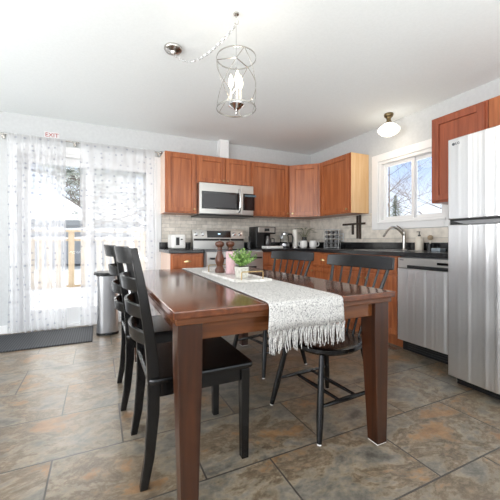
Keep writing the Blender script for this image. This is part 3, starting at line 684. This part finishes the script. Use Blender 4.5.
def ring(z, h_):
    m = MB(); n = 48
    rings = [[(cx+rr_*math.cos(2*PI*k/n), cy+rr_*math.sin(2*PI*k/n), zz) for rr_, zz in ((R-.002, z-h_/2), (R, z-h_/2), (R, z+h_/2), (R-.002, z+h_/2))] for k in range(n)]
    return m.sweep(rings, closed=True)
obj('top_ring', ring(zt, .008), cagem, ch, smooth=True)
obj('bottom_ring', ring(zb, .010), cagem, ch, smooth=True)
for k in range(3):
    for sgn in (1, -1):
        a0 = 2*PI*k/3+.5; pts = []
        m = MB(); rings = []
        for i in range(17):
            a = a0+sgn*i/16*1.75; z = zt-(zt-zb)*i/16
            rings.append([(cx+rr_*math.cos(a+da), cy+rr_*math.sin(a+da), z) for rr_, da in ((R-.0025, -.02), (R-.0005, -.02), (R-.0005, .02), (R-.0025, .02))])
        obj('cage_strap', m.sweep(rings), cagem, ch)
for k in range(3):
    a = 2*PI*k/3+.5
    obj('arm', MB().tube([(cx, cy, 2.162), (cx+R*math.cos(a), cy+R*math.sin(a), zt)], .003, 6), cagem, ch, smooth=True)
obj('centre_column', MB().lathe([(.004, 0), (.009, .005), (.006, .02), (.005, .2), (.006, .3)], (cx, cy, 1.86), 12), chrome, ch, smooth=True)
obj('dish', MB().lathe([(0, -.03), (.012, -.028), (.03, -.015), (.05, .0), (.052, .012), (.03, .018), (0, .02)], (cx, cy, 1.862), 24), chrome, ch, smooth=True)
obj('finial', MB().lathe([(.003, -.06), (.008, -.052), (.003, -.04), (.006, -.035), (.004, -.028)], (cx, cy, 1.862), 10), chrome, ch, smooth=True)
for k in range(3):
    a = 2*PI*k/3+2.4; bx_, by_ = cx+.036*math.cos(a), cy+.036*math.sin(a)
    sl = obj('candle_sleeve', MB().lathe([(.010, 0), (.010, .004), (.0065, .006), (.0065, .10), (0, .10)], (bx_, by_, 1.876), 12), cream, ch, smooth=True)
    obj('bulb', MB().lathe([(.006, 0), (.012, .015), (.016, .035), (.013, .055), (.006, .075), (0, .09)], (bx_, by_, 1.976), 14), bulb_m, sl, smooth=True)
pl = bpy.data.lights.new('chandelier_light', 'POINT'); pl.energy = 1.6; pl.color = (1, .88, .72); pl.shadow_soft_size = .012
po = bpy.data.objects.new('chandelier_light', pl); C.objects.link(po); po.location = (cx, cy, 2.075)
fl = thing('flush_ceiling_light', 'schoolhouse flush light with an opal globe above the window', 'ceiling light', (-.235, -1.70, H))
lx, ly = -.235, -1.70
obj('fitter', MB().lathe([(.048, 0), (.05, -.012), (.045, -.03), (.024, -.05), (.022, -.075), (.034, -.098), (.036, -.112), (0, -.113)], (lx, ly, H), 26), brass, fl, smooth=True)
obj('globe', MB().lathe([(.036, -.105), (.05, -.112), (.088, -.14), (.112, -.168), (.115, -.182), (.108, -.2), (.08, -.228), (.045, -.244), (0, -.25)], (lx, ly, H), 32), globe_m, fl, smooth=True)
pl = bpy.data.lights.new('globe_light', 'POINT'); pl.energy = 1.0; pl.color = (1, .82, .6); pl.shadow_soft_size = .12
po = bpy.data.objects.new('globe_light', pl); C.objects.link(po); po.location = (lx, ly, 2.02)

# ---------------------------------------------------------------- table
tx0, tx1, ty0, ty1 = -2.944, -1.830, -3.05, -1.36
tb = thing('dining_table', 'large rectangular walnut-stained dining table in the foreground', 'table', ((tx0+tx1)/2, (ty0+ty1)/2, 0))
ym = (ty0+ty1)/2
obj('tabletop', MB().box(tx0, tx1, ty0, ty1, .734, .762), taby, tb, .004)
obj('edge_moulding', MB().box(tx0+.012, tx1-.012, ty0+.012, ty1-.012, .708, .734), tabx, tb, .004)
ap = MB().box(tx0+.09, tx1-.09, ty0+.045, ty0+.067, .64, .708)
obj('apron', ap, tabx, tb, .002)
obj('apron', MB().box(tx0+.09, tx1-.09, ty1-.067, ty1-.045, .64, .708), tabx, tb, .002)
for xa in (tx0+.045, tx1-.067): obj('apron', MB().box(xa, xa+.022, ty0+.09, ty1-.09, .64, .708), taby, tb, .002)
for sx_ in (0, 1):
    for sy_ in (0, 1):
        X_ = tx0+.022 if sx_ == 0 else tx1-.022; Y_ = ty0+.022 if sy_ == 0 else ty1-.022
        dx = 1 if sx_ == 0 else -1; dy = 1 if sy_ == 0 else -1
        o0 = .0; w1, w0 = .092, .064
        def sq(w_, z, off): 
            a = (X_+dx*off, Y_+dy*off*.0); return [(a[0], a[1], z), (a[0]+dx*w_, a[1], z), (a[0]+dx*w_, a[1]+dy*w_, z), (a[0], a[1]+dy*w_, z)]
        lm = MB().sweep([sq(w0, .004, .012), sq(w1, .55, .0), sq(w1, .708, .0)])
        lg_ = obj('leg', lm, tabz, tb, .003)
        obj('felt_pad', MB().poly([(X_+dx*.014, Y_+dy*.003), (X_+dx*.074, Y_+dy*.003), (X_+dx*.074, Y_+dy*.062), (X_+dx*.014, Y_+dy*.062)], 0, .004), ceramic, lg_)

# runner
ru = thing('table_runner', 'grey and cream woven runner with fringe hanging over the near table edge', 'table runner', (-2.36, -2.2, .763))
def rx(y): s = (y+3.06)/(3.06-1.3); return -2.565+.075*s, -2.185+.065*s
prof = []
zt_ = .7665; yn = ty0-.010; yf = ty1+.010
prof += [(yn-.006, .655), (yn-.007, .69), (yn-.006, .73), (yn-.004, .752), (yn+.006, .7635)]
prof += [(ty0+.02+(ty1-.04-ty0)*i/30, zt_+.0008*math.sin(i*1.7)) for i in range(31)]
prof += [(yf-.006, .7635), (yf+.004, .752), (yf+.006, .72), (yf+.006, .66)]
m = MB(); nn = 40; vv = []
rnd = random.Random(5)
for k, (y, z) in enumerate(prof):
    a, b_ = rx(y); hang = max(0, .75-z)
    row = []
    for i in range(nn+1):
        s = i/nn; x = a+(b_-a)*s-(.12*hang if s < .5 else -.04*hang)*(abs(2*s-1))
        yy = y-(hang*.05*(1+math.sin(s*9+1))*(1 if y < -2.2 else -1))
        row.append(m.bm.verts.new((x, yy, z)))
    vv.append(row)
for k in range(len(prof)-1):
    for i in range(nn): m.bm.faces.new((vv[k][i], vv[k+1][i], vv[k+1][i+1], vv[k][i+1]))
ro = obj('cloth', m, weave, ru, smooth=True)
md = ro.modifiers.new('t', 'SOLIDIFY'); md.thickness = .0025; md.offset = 0
for side, (ye, sg) in enumerate(((yn-.006, -1), (yf+.006, 1))):
    m = MB(); a, b_ = rx(ye); a -= .0115
    for i in range(78 if side == 0 else 46):
        s = (i+.5)/(78 if side == 0 else 46); x = a+(b_+.004-a)*s; L_ = .075+.022*rnd.random()
        y = ye+sg*(.095*.05*(1+math.sin(s*9+1)))
        pts = []; w_ = rnd.uniform(-.012, .012)
        for j in range(6): pts.append((x+w_*(j/5)**1.5+.0015*math.sin(j*2+i), y+sg*.004*math.sin(j*.8+i), .657-L_*j/5))
        m.tube(pts, [.0016, .0024, .0026, .0024, .0022, .0012], 5)
    fo_ = obj('fringe', m, weave, ru, smooth=True); tag(fo_, 'knotted cotton fringe', kind='stuff')

# ---------------------------------------------------------------- items on the table
ty_z = .7685
tr_ = thing('serving_tray', 'pale rectangular serving tray with brass handles on the runner', 'tray', (-2.34, -2.2, ty_z))
obj('tray_base', MB().box(-2.44, -2.235, -2.50, -1.84, ty_z, ty_z+.008).box(-2.45, -2.44, -2.51, -1.83, ty_z, ty_z+.016).box(-2.235, -2.225, -2.51, -1.83, ty_z, ty_z+.016).box(-2.44, -2.235, -2.51, -2.50, ty_z, ty_z+.016).box(-2.44, -2.235, -1.84, -1.83, ty_z, ty_z+.016), marble, tr_, .002)
for y in (-2.47, -1.87):
    obj('handle', MB().tube([(-2.41, y, ty_z+.008), (-2.41, y, ty_z+.055), (-2.405, y, ty_z+.06), (-2.27, y, ty_z+.06), (-2.265, y, ty_z+.055), (-2.265, y, ty_z+.008)], .004, 8), brassy, tr_, smooth=True)
tz = ty_z+.0085
def mill(label, x, y, s=1.22):
    t_ = thing('pepper_mill', label, 'pepper mill', (x, y, tz), group=None)
    obj('mill_body', MB().lathe([(.030*s, 0), (.031*s, .02), (.024*s, .035), (.019*s, .05), (.026*s, .075), (.029*s, .095), (.024*s, .12), (.016*s, .15), (.017*s, .162), (0, .163)], (x, y, tz), 22), darkw, t_, smooth=True)
    obj('collar', MB().lathe([(.016, 0), (.016, .006), (0, .006)], (x, y, tz+.163), 18), blackp, t_)
    obj('mill_head', MB().lathe([(.018, 0), (.020, .01), (.017, .02), (.026*s, .034), (.029*s, .048), (.024*s, .062), (.012, .069), (0, .07)], (x, y, tz+.169), 22), darkw, t_, smooth=True)
    obj('top_screw', MB().lathe([(.004, 0), (.006, .006), (0, .011)], (x, y, tz+.238), 10), chrome, t_, smooth=True)
mill('turned wooden pepper mill at the left of the tray, standing clear', -2.352, -1.955)
mill('turned wooden pepper mill behind the pink glass jar', -2.262, -1.945)
jr = thing('pink_glass_jar', 'pale pink glass jar between the pepper mills and the potted plant', 'jar', (-2.325, -2.10, tz))
jx, jy = -2.325, -2.10
obj('jar_glass', MB().lathe([(.034, 0), (.036, .004), (.034, .16), (.032, .162), (.031, .158), (.031, .012), (0, .011)], (jx, jy, tz), 28), pinkg, jr, smooth=True)
obj('pink_candle', MB().lathe([(.030, 0), (.030, .045), (0, .045)], (jx, jy, tz+.0125), 24), mat('pink_wax', srgb(238, 186, 192), .5), jr, smooth=True)
pp = thing('potted_plant', 'bushy green plant in a square whitewashed pot on the tray', 'plant', (-2.345, -2.33, tz))
qx, qy = -2.345, -2.33
obj('pot', MB().hexa([(qx-.03, qy-.03, tz), (qx+.03, qy-.03, tz), (qx+.03, qy+.03, tz), (qx-.03, qy+.03, tz), (qx-.036, qy-.036, tz+.072), (qx+.036, qy-.036, tz+.072), (qx+.036, qy+.036, tz+.072), (qx-.036, qy+.036, tz+.072)]), cement, pp, .003)
obj('soil', MB().box(qx-.03, qx+.03, qy-.03, qy+.03, tz+.0725, tz+.076), soil, pp)
m = MB(); rnd = random.Random(9); st = MB()
for i in range(64):
    a = rnd.uniform(0, 2*PI); tl_ = rnd.uniform(.05, 1.1); Ls = rnd.uniform(.07, .125)
    d_ = Vector((math.sin(tl_)*math.cos(a), math.sin(tl_)*math.sin(a), math.cos(tl_))); p0_ = Vector((qx+rnd.uniform(-.015, .015), qy+rnd.uniform(-.015, .015), tz+.07))
    pts = [p0_, p0_+d_*Ls*.5+Vector((0, 0, .01)), p0_+d_*Ls]
    st.tube(pts, .0012, 4)
    for k in range(11):
        c = p0_.lerp(pts[2], .35+.65*k/10); b0 = rnd.uniform(0, 2*PI); u = Vector((math.cos(b0), math.sin(b0), rnd.uniform(-.1, .8))).normalized()*rnd.uniform(.012, .022); w_ = u.cross(d_).normalized()*.0055
        m.flat([c, c+u*.5+w_, c+u, c+u*.5-w_])
obj('stems', st, leaf, pp); obj('leaves', m, leaf, pp)

# ---------------------------------------------------------------- ladder-back chairs (front faces +X)
def rect_sweep(path, wx, wy):
    """path of (x,y,z) mostly vertical, rectangle wx by wy"""
    return [[(p[0]-a/2, p[1]-b_/2, p[2]), (p[0]+a/2, p[1]-b_/2, p[2]), (p[0]+a/2, p[1]+b_/2, p[2]), (p[0]-a/2, p[1]+b_/2, p[2])] for p, a, b_ in zip(path, wx, wy)]
def post_x(z):
    pts = [(0, -.250), (.12, -.228), (.30, -.212), (.45, -.210), (.60, -.224), (.80, -.254), (1.0, -.292)]
    for (z0, x0), (z1, x1) in zip(pts, pts[1:]):
        if z <= z1:
            s = (z-z0)/(z1-z0); return x0+(x1-x0)*s
    return pts[-1][1]
lc = thing('ladder_back_chair', 'nearest black ladder-back dining chair, at the left corner of the table', 'chair', (0, 0, 0))
HW = .196
for s in (-1, 1):
    zs = [0, .06, .12, .2, .3, .4, .5, .6, .7, .8, .9, .985]
    path = [(post_x(z), s*HW, z) for z in zs]
    obj('back_post', MB().sweep(rect_sweep(path, [.032, .036, .04, .044, .048, .05, .047, .044, .041, .037, .032, .027], [.034]*12)), black, lc, .004)
    obj('leg', MB().sweep(rect_sweep([(.205, s*HW, 0), (.205, s*HW, .42)], [.034, .042], [.034, .042])), black, lc, .003)
seat = rrect(-.235, .245, -.228, .228, .03)
obj('seat', MB().poly(seat, .424, .45), black, lc, .009)
obj('seat_apron', MB().box(.196, .216, -.175, .175, .365, .424).box(-.205, -.19, -.172, .172, .365, .424).box(-.185, .184, -.206, -.186, .365, .424).box(-.185, .184, .186, .206, .365, .424), black, lc, .002)
for z0, z1 in ((.918, .985), (.802, .856), (.69, .744), (.578, .632)):
    m = MB(); rings = []
    for i in range(15):
        s = i/14*2-1; bow = .006+.052*(1-s*s); y = s*(HW-.008); ov = .004
        rings.append([(post_x(z0)-bow-.008, y, z0), (post_x(z0)-bow+.008, y, z0), (post_x(z1)-bow+.008, y, z1+.006*(1-s*s)), (post_x(z1)-bow-.008, y, z1+.006*(1-s*s))])
    obj('back_slat', m.sweep(rings), black, lc, .003, smooth=True)
lc.location = (-2.765, -2.622, 0)
dup(lc, (-2.80, -1.965, 0), 0, 'farther black ladder-back dining chair on the left side of the table')

# ---------------------------------------------------------------- spindle chairs (front faces +X locally)
wc = thing('spindle_back_chair', 'nearer black spindle-back chair, on the right side of the table beside the near leg', 'chair', (0, 0, 0))
sp_ = []
for i in range(40):
    a = 2*PI*i/40; c_, s_ = math.cos(a), math.sin(a); ex_ = 2.7
    xx = (abs(c_)**(2/ex_))*(1 if c_ >= 0 else -1)*.222; yy = (abs(s_)**(2/ex_))*(1 if s_ >= 0 else -1)*.225
    if xx < 0: yy *= 1-.18*(abs(xx)/.222)
    sp_.append((xx, yy))
sm_ = MB(); ins = [(x*.93, y*.93) for x, y in sp_]; mid = [(x*.6, y*.6) for x, y in sp_]
sm_.sweep([[(x, y, .415) for x, y in ins], [(x, y, .43) for x, y in sp_], [(x, y, .447) for x, y in sp_], [(x*.99, y*.99, .453) for x, y in ins], [(x, y, .443) for x, y in mid]])
obj('seat', sm_, black, wc, smooth=True)
legs = {}
for fxx, topx in ((.228, .15), (-.228, -.15)):
    for s in (-1, 1):
        a = Vector((fxx, s*.213, 0)); b_ = Vector((topx, s*.145, .42)); legs[(fxx > 0, s)] = (a, b_)
        lg_ = obj('leg', MB().tube([a.lerp(b_, k) for k in (.012, .1, .3, .5, .75, 1)], [.0125, .015, .0185, .0175, .016, .012], 10), black, wc, smooth=True)
        obj('foot_glide', MB().lathe([(.011, 0), (.012, .006), (0, .006)], (a.x, a.y, 0), 10), ceramic, lg_, world=False)
fr_ = .40
for s in (-1, 1):
    p0_ = legs[(True, s)][0].lerp(legs[(True, s)][1], .40); p1_ = legs[(False, s)][0].lerp(legs[(False, s)][1], .40)
    obj('stretcher', MB().tube([p0_, p0_.lerp(p1_, .25), p0_.lerp(p1_, .5), p0_.lerp(p1_, .75), p1_], [.008, .011, .013, .011, .008], 8), black, wc, smooth=True)
for xx in (-.06, .06):
    pa = Vector((xx, -.185, .168)); pb = Vector((xx, .185, .168))
    obj('stretcher', MB().tube([pa, pa.lerp(pb, .5), pb], [.008, .012, .008], 8), black, wc, smooth=True)
m = MB(); rings = []
def crest_x(y): return -.315+.045*(y/.27)**2
for i in range(25):
    y = -.258+.516*i/24; xx = crest_x(y); e_ = 1-.15*(abs(y)/.258)**6
    zc = .885; hh = .040*e_
    dx_, dy_ = 1, -2*.045*y/.27**2; 
    rings.append([(xx-.009+.004, y, zc-hh), (xx+.009+.004, y, zc-hh), (xx+.007-.006, y, zc+hh), (xx-.007-.006, y, zc+hh)])
obj('crest_rail', m.sweep(rings), black, wc, .004, smooth=True)
for k in range(7):
    s = (k-3)/3; yb = s*.155; yt = s*.215; r_ = .0115 if abs(s) == 1 else .0072
    xb = -.185+.03*abs(s)**2; xt = crest_x(yt)+.003
    obj('spindle', MB().tube([(xb, yb, .445), (xb*.55+xt*.45, yb*.55+yt*.45, .64), (xt, yt, .85)], [r_*.9, r_*1.15, r_*.8], 8), black, wc, smooth=True)
wc.location = (-1.968, -2.677, 0); wc.rotation_euler = (0, 0, PI+.05)
dup(wc, (-1.895, -1.885, 0), PI+.20, 'farther black spindle-back chair, on the right side of the table')

# ---------------------------------------------------------------- things on the counters
CZ = .9145
CZt = .9145
to = thing('toaster', 'white toaster on the short counter left of the range', 'toaster', (-2.29, -.26, CZ))
obj('toaster_shell', MB().box(-2.375, -2.2, -.38, -.12, CZ+.008, 1.10), ceramic, to, .02)
obj('toaster_base', MB().box(-2.37, -2.205, -.375, -.125, CZ, CZ+.01), blackp, to)
obj('control_plate', MB().box(-2.345, -2.23, -.386, -.3795, .95, 1.075), steelh, to, .003)
obj('lever_slot', MB().box(-2.325, -2.282, -.389, -.3855, .965, 1.062), blackp, to)
obj('lever', MB().box(-2.268, -2.243, -.397, -.3855, 1.03, 1.045), blackp, to, .003)
tag(obj('black_canister', MB().lathe([(.035, 0), (.036, .05), (.034, .075), (.01, .08), (0, .08)], (-2.135, -.2, CZ), 20), blackp, smooth=True), 'small black lidded canister between the toaster and the range', 'canister')
cf = thing('coffee_maker', 'black coffee maker with a chrome control panel on the counter', 'coffee maker', (-1.0, -.22, CZ))
obj('housing', MB().box(-1.16, -.84, -.13, -.05, CZ+.03, 1.225).box(-1.16, -1.03, -.28, -.13, CZ+.03, 1.225).box(-1.03, -.84, -.28, -.13, 1.12, 1.225), blackp, cf, .008)
obj('base', MB().box(-1.16, -.84, -.29, -.05, CZ, CZ+.03), blackp, cf, .006)
obj('control_panel', MB().box(-1.13, -.86, -.288, -.279, 1.14, 1.215), steelh, cf, .004)
obj('display', MB().box(-1.03, -.95, -.291, -.287, 1.155, 1.2), blackg, cf)
ca = obj('carafe', MB().lathe([(.055, 0), (.06, .02), (.06, .09), (.045, .125), (.046, .14), (0, .14)], (-.935, -.205, CZ+.031), 24), mat('dark_carafe_glass', srgb(70, 66, 66), .05, coat=.5), cf, smooth=True)
obj('carafe_handle', MB().tube([(-.88, -.23, 1.06), (-.845, -.245, 1.05), (-.845, -.245, .98), (-.88, -.23, .965)], .008, 8), blackp, ca, smooth=True)
tag(obj('butter_dish', MB().box(-1.12, -.86, -.52, -.36, CZ, CZ+.035), ceramic, bevel=.01), 'low white covered dish in front of the coffee maker', 'dish')
ke = thing('kettle', 'glass and steel kettle with a black handle, right of the coffee maker', 'kettle', (-.65, -.24, CZ))
obj('kettle_base', MB().lathe([(.075, 0), (.075, .022), (.06, .026), (0, .026)], (-.66, -.24, CZ), 24), blackp, ke, smooth=True)
obj('kettle_glass', MB().lathe([(.064, 0), (.068, .03), (.062, .14), (.05, .17), (.048, .17), (.06, .14), (.066, .03), (.062, .004), (0, .003)], (-.66, -.24, CZ+.028), 24), cglass, ke, smooth=True)
obj('steel_band', MB().lathe([(.0685, 0), (.0695, .035), (.0685, .035), (.0675, 0)], (-.66, -.24, CZ+.03), 24), steel, ke, smooth=True)
obj('lid', MB().lathe([(.05, 0), (.05, .02), (.03, .032), (.012, .034), (.012, .045), (0, .046)], (-.66, -.24, CZ+.198), 24), steel, ke, smooth=True)
obj('handle', MB().tube([(-.615, -.26, 1.12), (-.56, -.28, 1.12), (-.545, -.285, 1.07), (-.55, -.285, .99), (-.60, -.265, .975)], .012, 10), blackp, ke, smooth=True)
obj('spout', MB().hexa([(-.735, -.25, 1.06), (-.71, -.26, 1.05), (-.71, -.23, 1.05), (-.735, -.235, 1.06), (-.75, -.25, 1.10), (-.70, -.265, 1.11), (-.70, -.215, 1.11), (-.75, -.23, 1.10)]), steel, ke)
pt = thing('paper_towel_roll', 'slim white paper towel roll standing between the kettle and the mugs', 'paper towel', (-.485, -.26, CZ))
obj('stand', MB().lathe([(.05, 0), (.05, .008), (.006, .01), (.006, .29), (.01, .295), (0, .30)], (-.485, -.26, CZ), 20), nickel, pt, smooth=True)
obj('roll', MB().lathe([(.0, .0), (.038, 0), (.038, .265), (0, .265)], (-.485, -.26, CZ+.0105), 24), paper, pt, smooth=True)
# mug tree with two mugs, vase with leaves
vz = thing('vase_plant', 'dark vase of broad leaves behind the white mugs in the counter corner', 'plant', (-.30, -.24, CZ))
obj('vase', MB().lathe([(.035, 0), (.05, .03), (.052, .09), (.035, .14), (.038, .165), (.032, .165), (.0, .10)], (-.30, -.24, CZ), 22), blackp, vz, smooth=True)
rnd = random.Random(21); m = MB(); st = MB()
for i in range(15):
    a = 2*PI*i/15+rnd.uniform(-.2, .2); rr_ = rnd.uniform(.07, .14); top = Vector((-.30+rr_*math.cos(a), -.24+rr_*math.sin(a), CZ+rnd.uniform(.20, .30)))
    b_ = Vector((-.30, -.24, CZ+.16)); mid_ = b_.lerp(top, .6)+Vector((0, 0, .03)); st.tube([b_-Vector((0, 0, .05)), mid_, top], .002, 4)
    u = (top-b_); u.z *= .2; u = u.normalized()*rnd.uniform(.06, .09); w_ = u.cross(Vector((0, 0, 1))).normalized()*.026
    m.flat([top-u*.3, top+u*.2+w_, top+u+Vector((0, 0, -.02)), top+u*.2-w_])
obj('stems', st, leafd, vz); obj('leaves', m, leafd, vz)
def mug(label, x, y, tilt):
    t_ = thing('mug', label, 'mug', (x, y, CZ), tilt)
    obj('cup', MB().lathe([(.036, 0), (.052, .015), (.055, .06), (.053, .11), (.048, .11), (.048, .015), (0, .012)], (0, 0, 0), 24), ceramic, t_, smooth=True, world=False)
    obj('mug_handle', MB().tube([(.052, 0, .092), (.078, 0, .088), (.084, 0, .055), (.07, 0, .032), (.052, 0, .028)], .006, 8), ceramic, t_, smooth=True, world=False)
mug('left one of the two white mugs in the counter corner', -.43, -.395, 2.2)
mug('right one of the two white mugs, nearer the spice rack', -.325, -.485, -.6)
# spice rack (faces the room, along right-hand wall)
ctr = Vector((-.175, -.72, CZ)); ang = PI+.55
sr = thing('spice_rack', 'chrome wire spice rack standing in the counter right of the mugs', 'spice rack', tuple(ctr))
def LR(a, b_, z):
    d_ = Vector((math.cos(ang), math.sin(ang), 0)); n_ = Vector((-d_.y, d_.x, 0)); return ctr+n_*a+d_*b_+Vector((0, 0, z))
fr2 = MB()
for a in (-.10, .10):
    for b_ in (-.045, .045): fr2.tube([LR(a, b_, 0), LR(a, b_, .27)], .0035, 6)
for z in (.012, .075, .138, .201, .266):
    for b_ in (-.045, .045): fr2.tube([LR(-.1, b_, z), LR(.1, b_, z)], .0025, 6)
    for a in (-.1, -.033, .033, .1): fr2.tube([LR(a, -.045, z), LR(a, .045, z)], .002, 5)
obj('rack_frame', fr2, mat('dull_wire', srgb(150, 150, 150), .4, 1), sr, smooth=True)
dA = Vector((math.cos(ang), math.sin(ang), 0)).to_track_quat('Z', 'Y').to_matrix()
spice = mat('ground_spice', srgb(60, 44, 36), .5)
first = None
for r_i in range(4):
    for c_i in range(3):
        p_ = LR(-.066+.066*c_i, -.045, .012+.063*r_i+.0275)
        lb = 'dark lidded spice jar in the %s row of the wire rack, %s one' % (('bottom', 'third', 'second', 'top')[r_i], ('left', 'middle', 'right')[c_i])
        if first is None:
            first = thing('spice_jar', lb, 'spice jar', tuple(p_), group='spice jars in the chrome rack')
            obj('jar_body', MB().lathe([(0, 0), (.0235, .001), (.0235, .075), (.018, .08), (0, .08)], (0, 0, 0), 14, dA), spice, first, world=False, smooth=True)
            obj('lid', MB().lathe([(.0215, .0805), (.0225, .082), (.0225, .098), (0, .099)], (0, 0, 0), 14, dA), blackp, first, world=False, smooth=True)
        else: dup(first, tuple(p_), 0, lb)
# outlet, cross
ou = thing('wall_outlet', 'white electrical outlet plate on the splashback between spice rack and cross', 'outlet', (-.0085, -.735, 1.03))
obj('plate', MB().box(-.014, -.0085, -.775, -.695, 1.01, 1.13), white_m, ou, .002)
obj('socket', MB().box(-.0155, -.0135, -.755, -.715, 1.03, 1.06).box(-.0155, -.0135, -.755, -.715, 1.08, 1.11), cream, ou)
cr_ = thing('cross_decoration', 'dark slatted cross decoration on the splashback left of the window', 'wall decoration', (-.0085, -1.0, 1.2))
obj('horizontal_bar', MB().box(-.030, -.018, -1.17, -.765, 1.235, 1.262), decor, cr_, .002)
for (ya, yb, za, zb_) in ((-1.045, -1.01, 1.05, 1.36), (-1.092, -1.055, 1.045, 1.365), (-.965, -.925, 1.105, 1.262)):
    obj('vertical_bar', MB().box(-.018, -.0085, ya, yb, za, zb_), decor, cr_, .002)
# soap, cup with brush, sponge
so_ = thing('soap_dispenser', 'cream ceramic soap dispenser with a black pump by the faucet', 'soap dispenser', (-.16, -2.085, CZ))
sx0, sy0 = -.10, -1.965
so_.location = (sx0, sy0, CZ)
obj('bottle', MB().lathe([(.038, 0), (.04, .01), (.04, .11), (.032, .135), (.016, .145), (.016, .152), (0, .152)], (sx0, sy0, CZ), 22), cream, so_, smooth=True)
obj('pump', MB().lathe([(.014, 0), (.014, .015), (.005, .017), (.005, .04), (.011, .042), (.011, .05), (0, .05)], (sx0, sy0, CZ+.152), 14).box(sx0-.035, sx0, sy0-.005, sy0+.005, CZ+.194, CZ+.202), blackp, so_, smooth=True)
cu_ = thing('brush_cup', 'small black cup by the soap dispenser holding a dish brush', 'cup', (-.09, -2.07, CZ))
obj('cup', MB().lathe([(.027, 0), (.03, .075), (.026, .075), (.024, .005), (0, .004)], (-.09, -2.07, CZ), 18), blackp, cu_, smooth=True)
br_ = thing('dish_brush', 'tan dish brush standing in the small black cup', 'brush', (-.09, -2.07, CZ+.006))
obj('brush_handle', MB().tube([(-.09, -2.07, CZ+.006), (-.088, -2.075, CZ+.11)], .005, 8), cream, br_, smooth=True)
obj('bristles', MB().lathe([(.012, 0), (.024, .012), (.026, .035), (.012, .05), (0, .052)], (-.088, -2.075, CZ+.111), 16), mat('tan_bristle', srgb(176, 156, 130), .9), br_, smooth=True)
tag(obj('sponge', MB().box(-.16, -.07, -2.22, -2.13, CZ, CZ+.03), mat('blue_grey_sponge', srgb(150, 160, 168), .9), bevel=.006), 'blue grey sponge on the counter near the refrigerator', 'sponge')
kb = thing('utensil_holder', 'small black utensil holder between the range and the coffee maker', 'utensil holder', (-1.225, -.2, CZ))
obj('holder', MB().lathe([(.028, 0), (.03, .09), (.026, .09), (.024, .005), (0, .004)], (-1.226, -.2, CZ), 16), blackp, kb, smooth=True)
for i, (dx, dy, hh) in enumerate(((-.008, 0, .17), (.008, .006, .15), (.002, -.008, .14))):
    tag(obj('utensil', MB().tube([(-1.226+dx*.5, -.2+dy*.5, CZ+.006), (-1.226+dx*1.5, -.2+dy*1.5, CZ+hh)], [.004, .006], 8), blackp, smooth=True), ('tallest', 'middle height', 'shortest')[i]+' black utensil standing in the small holder beside the range', 'utensil', 'utensils in the black holder')
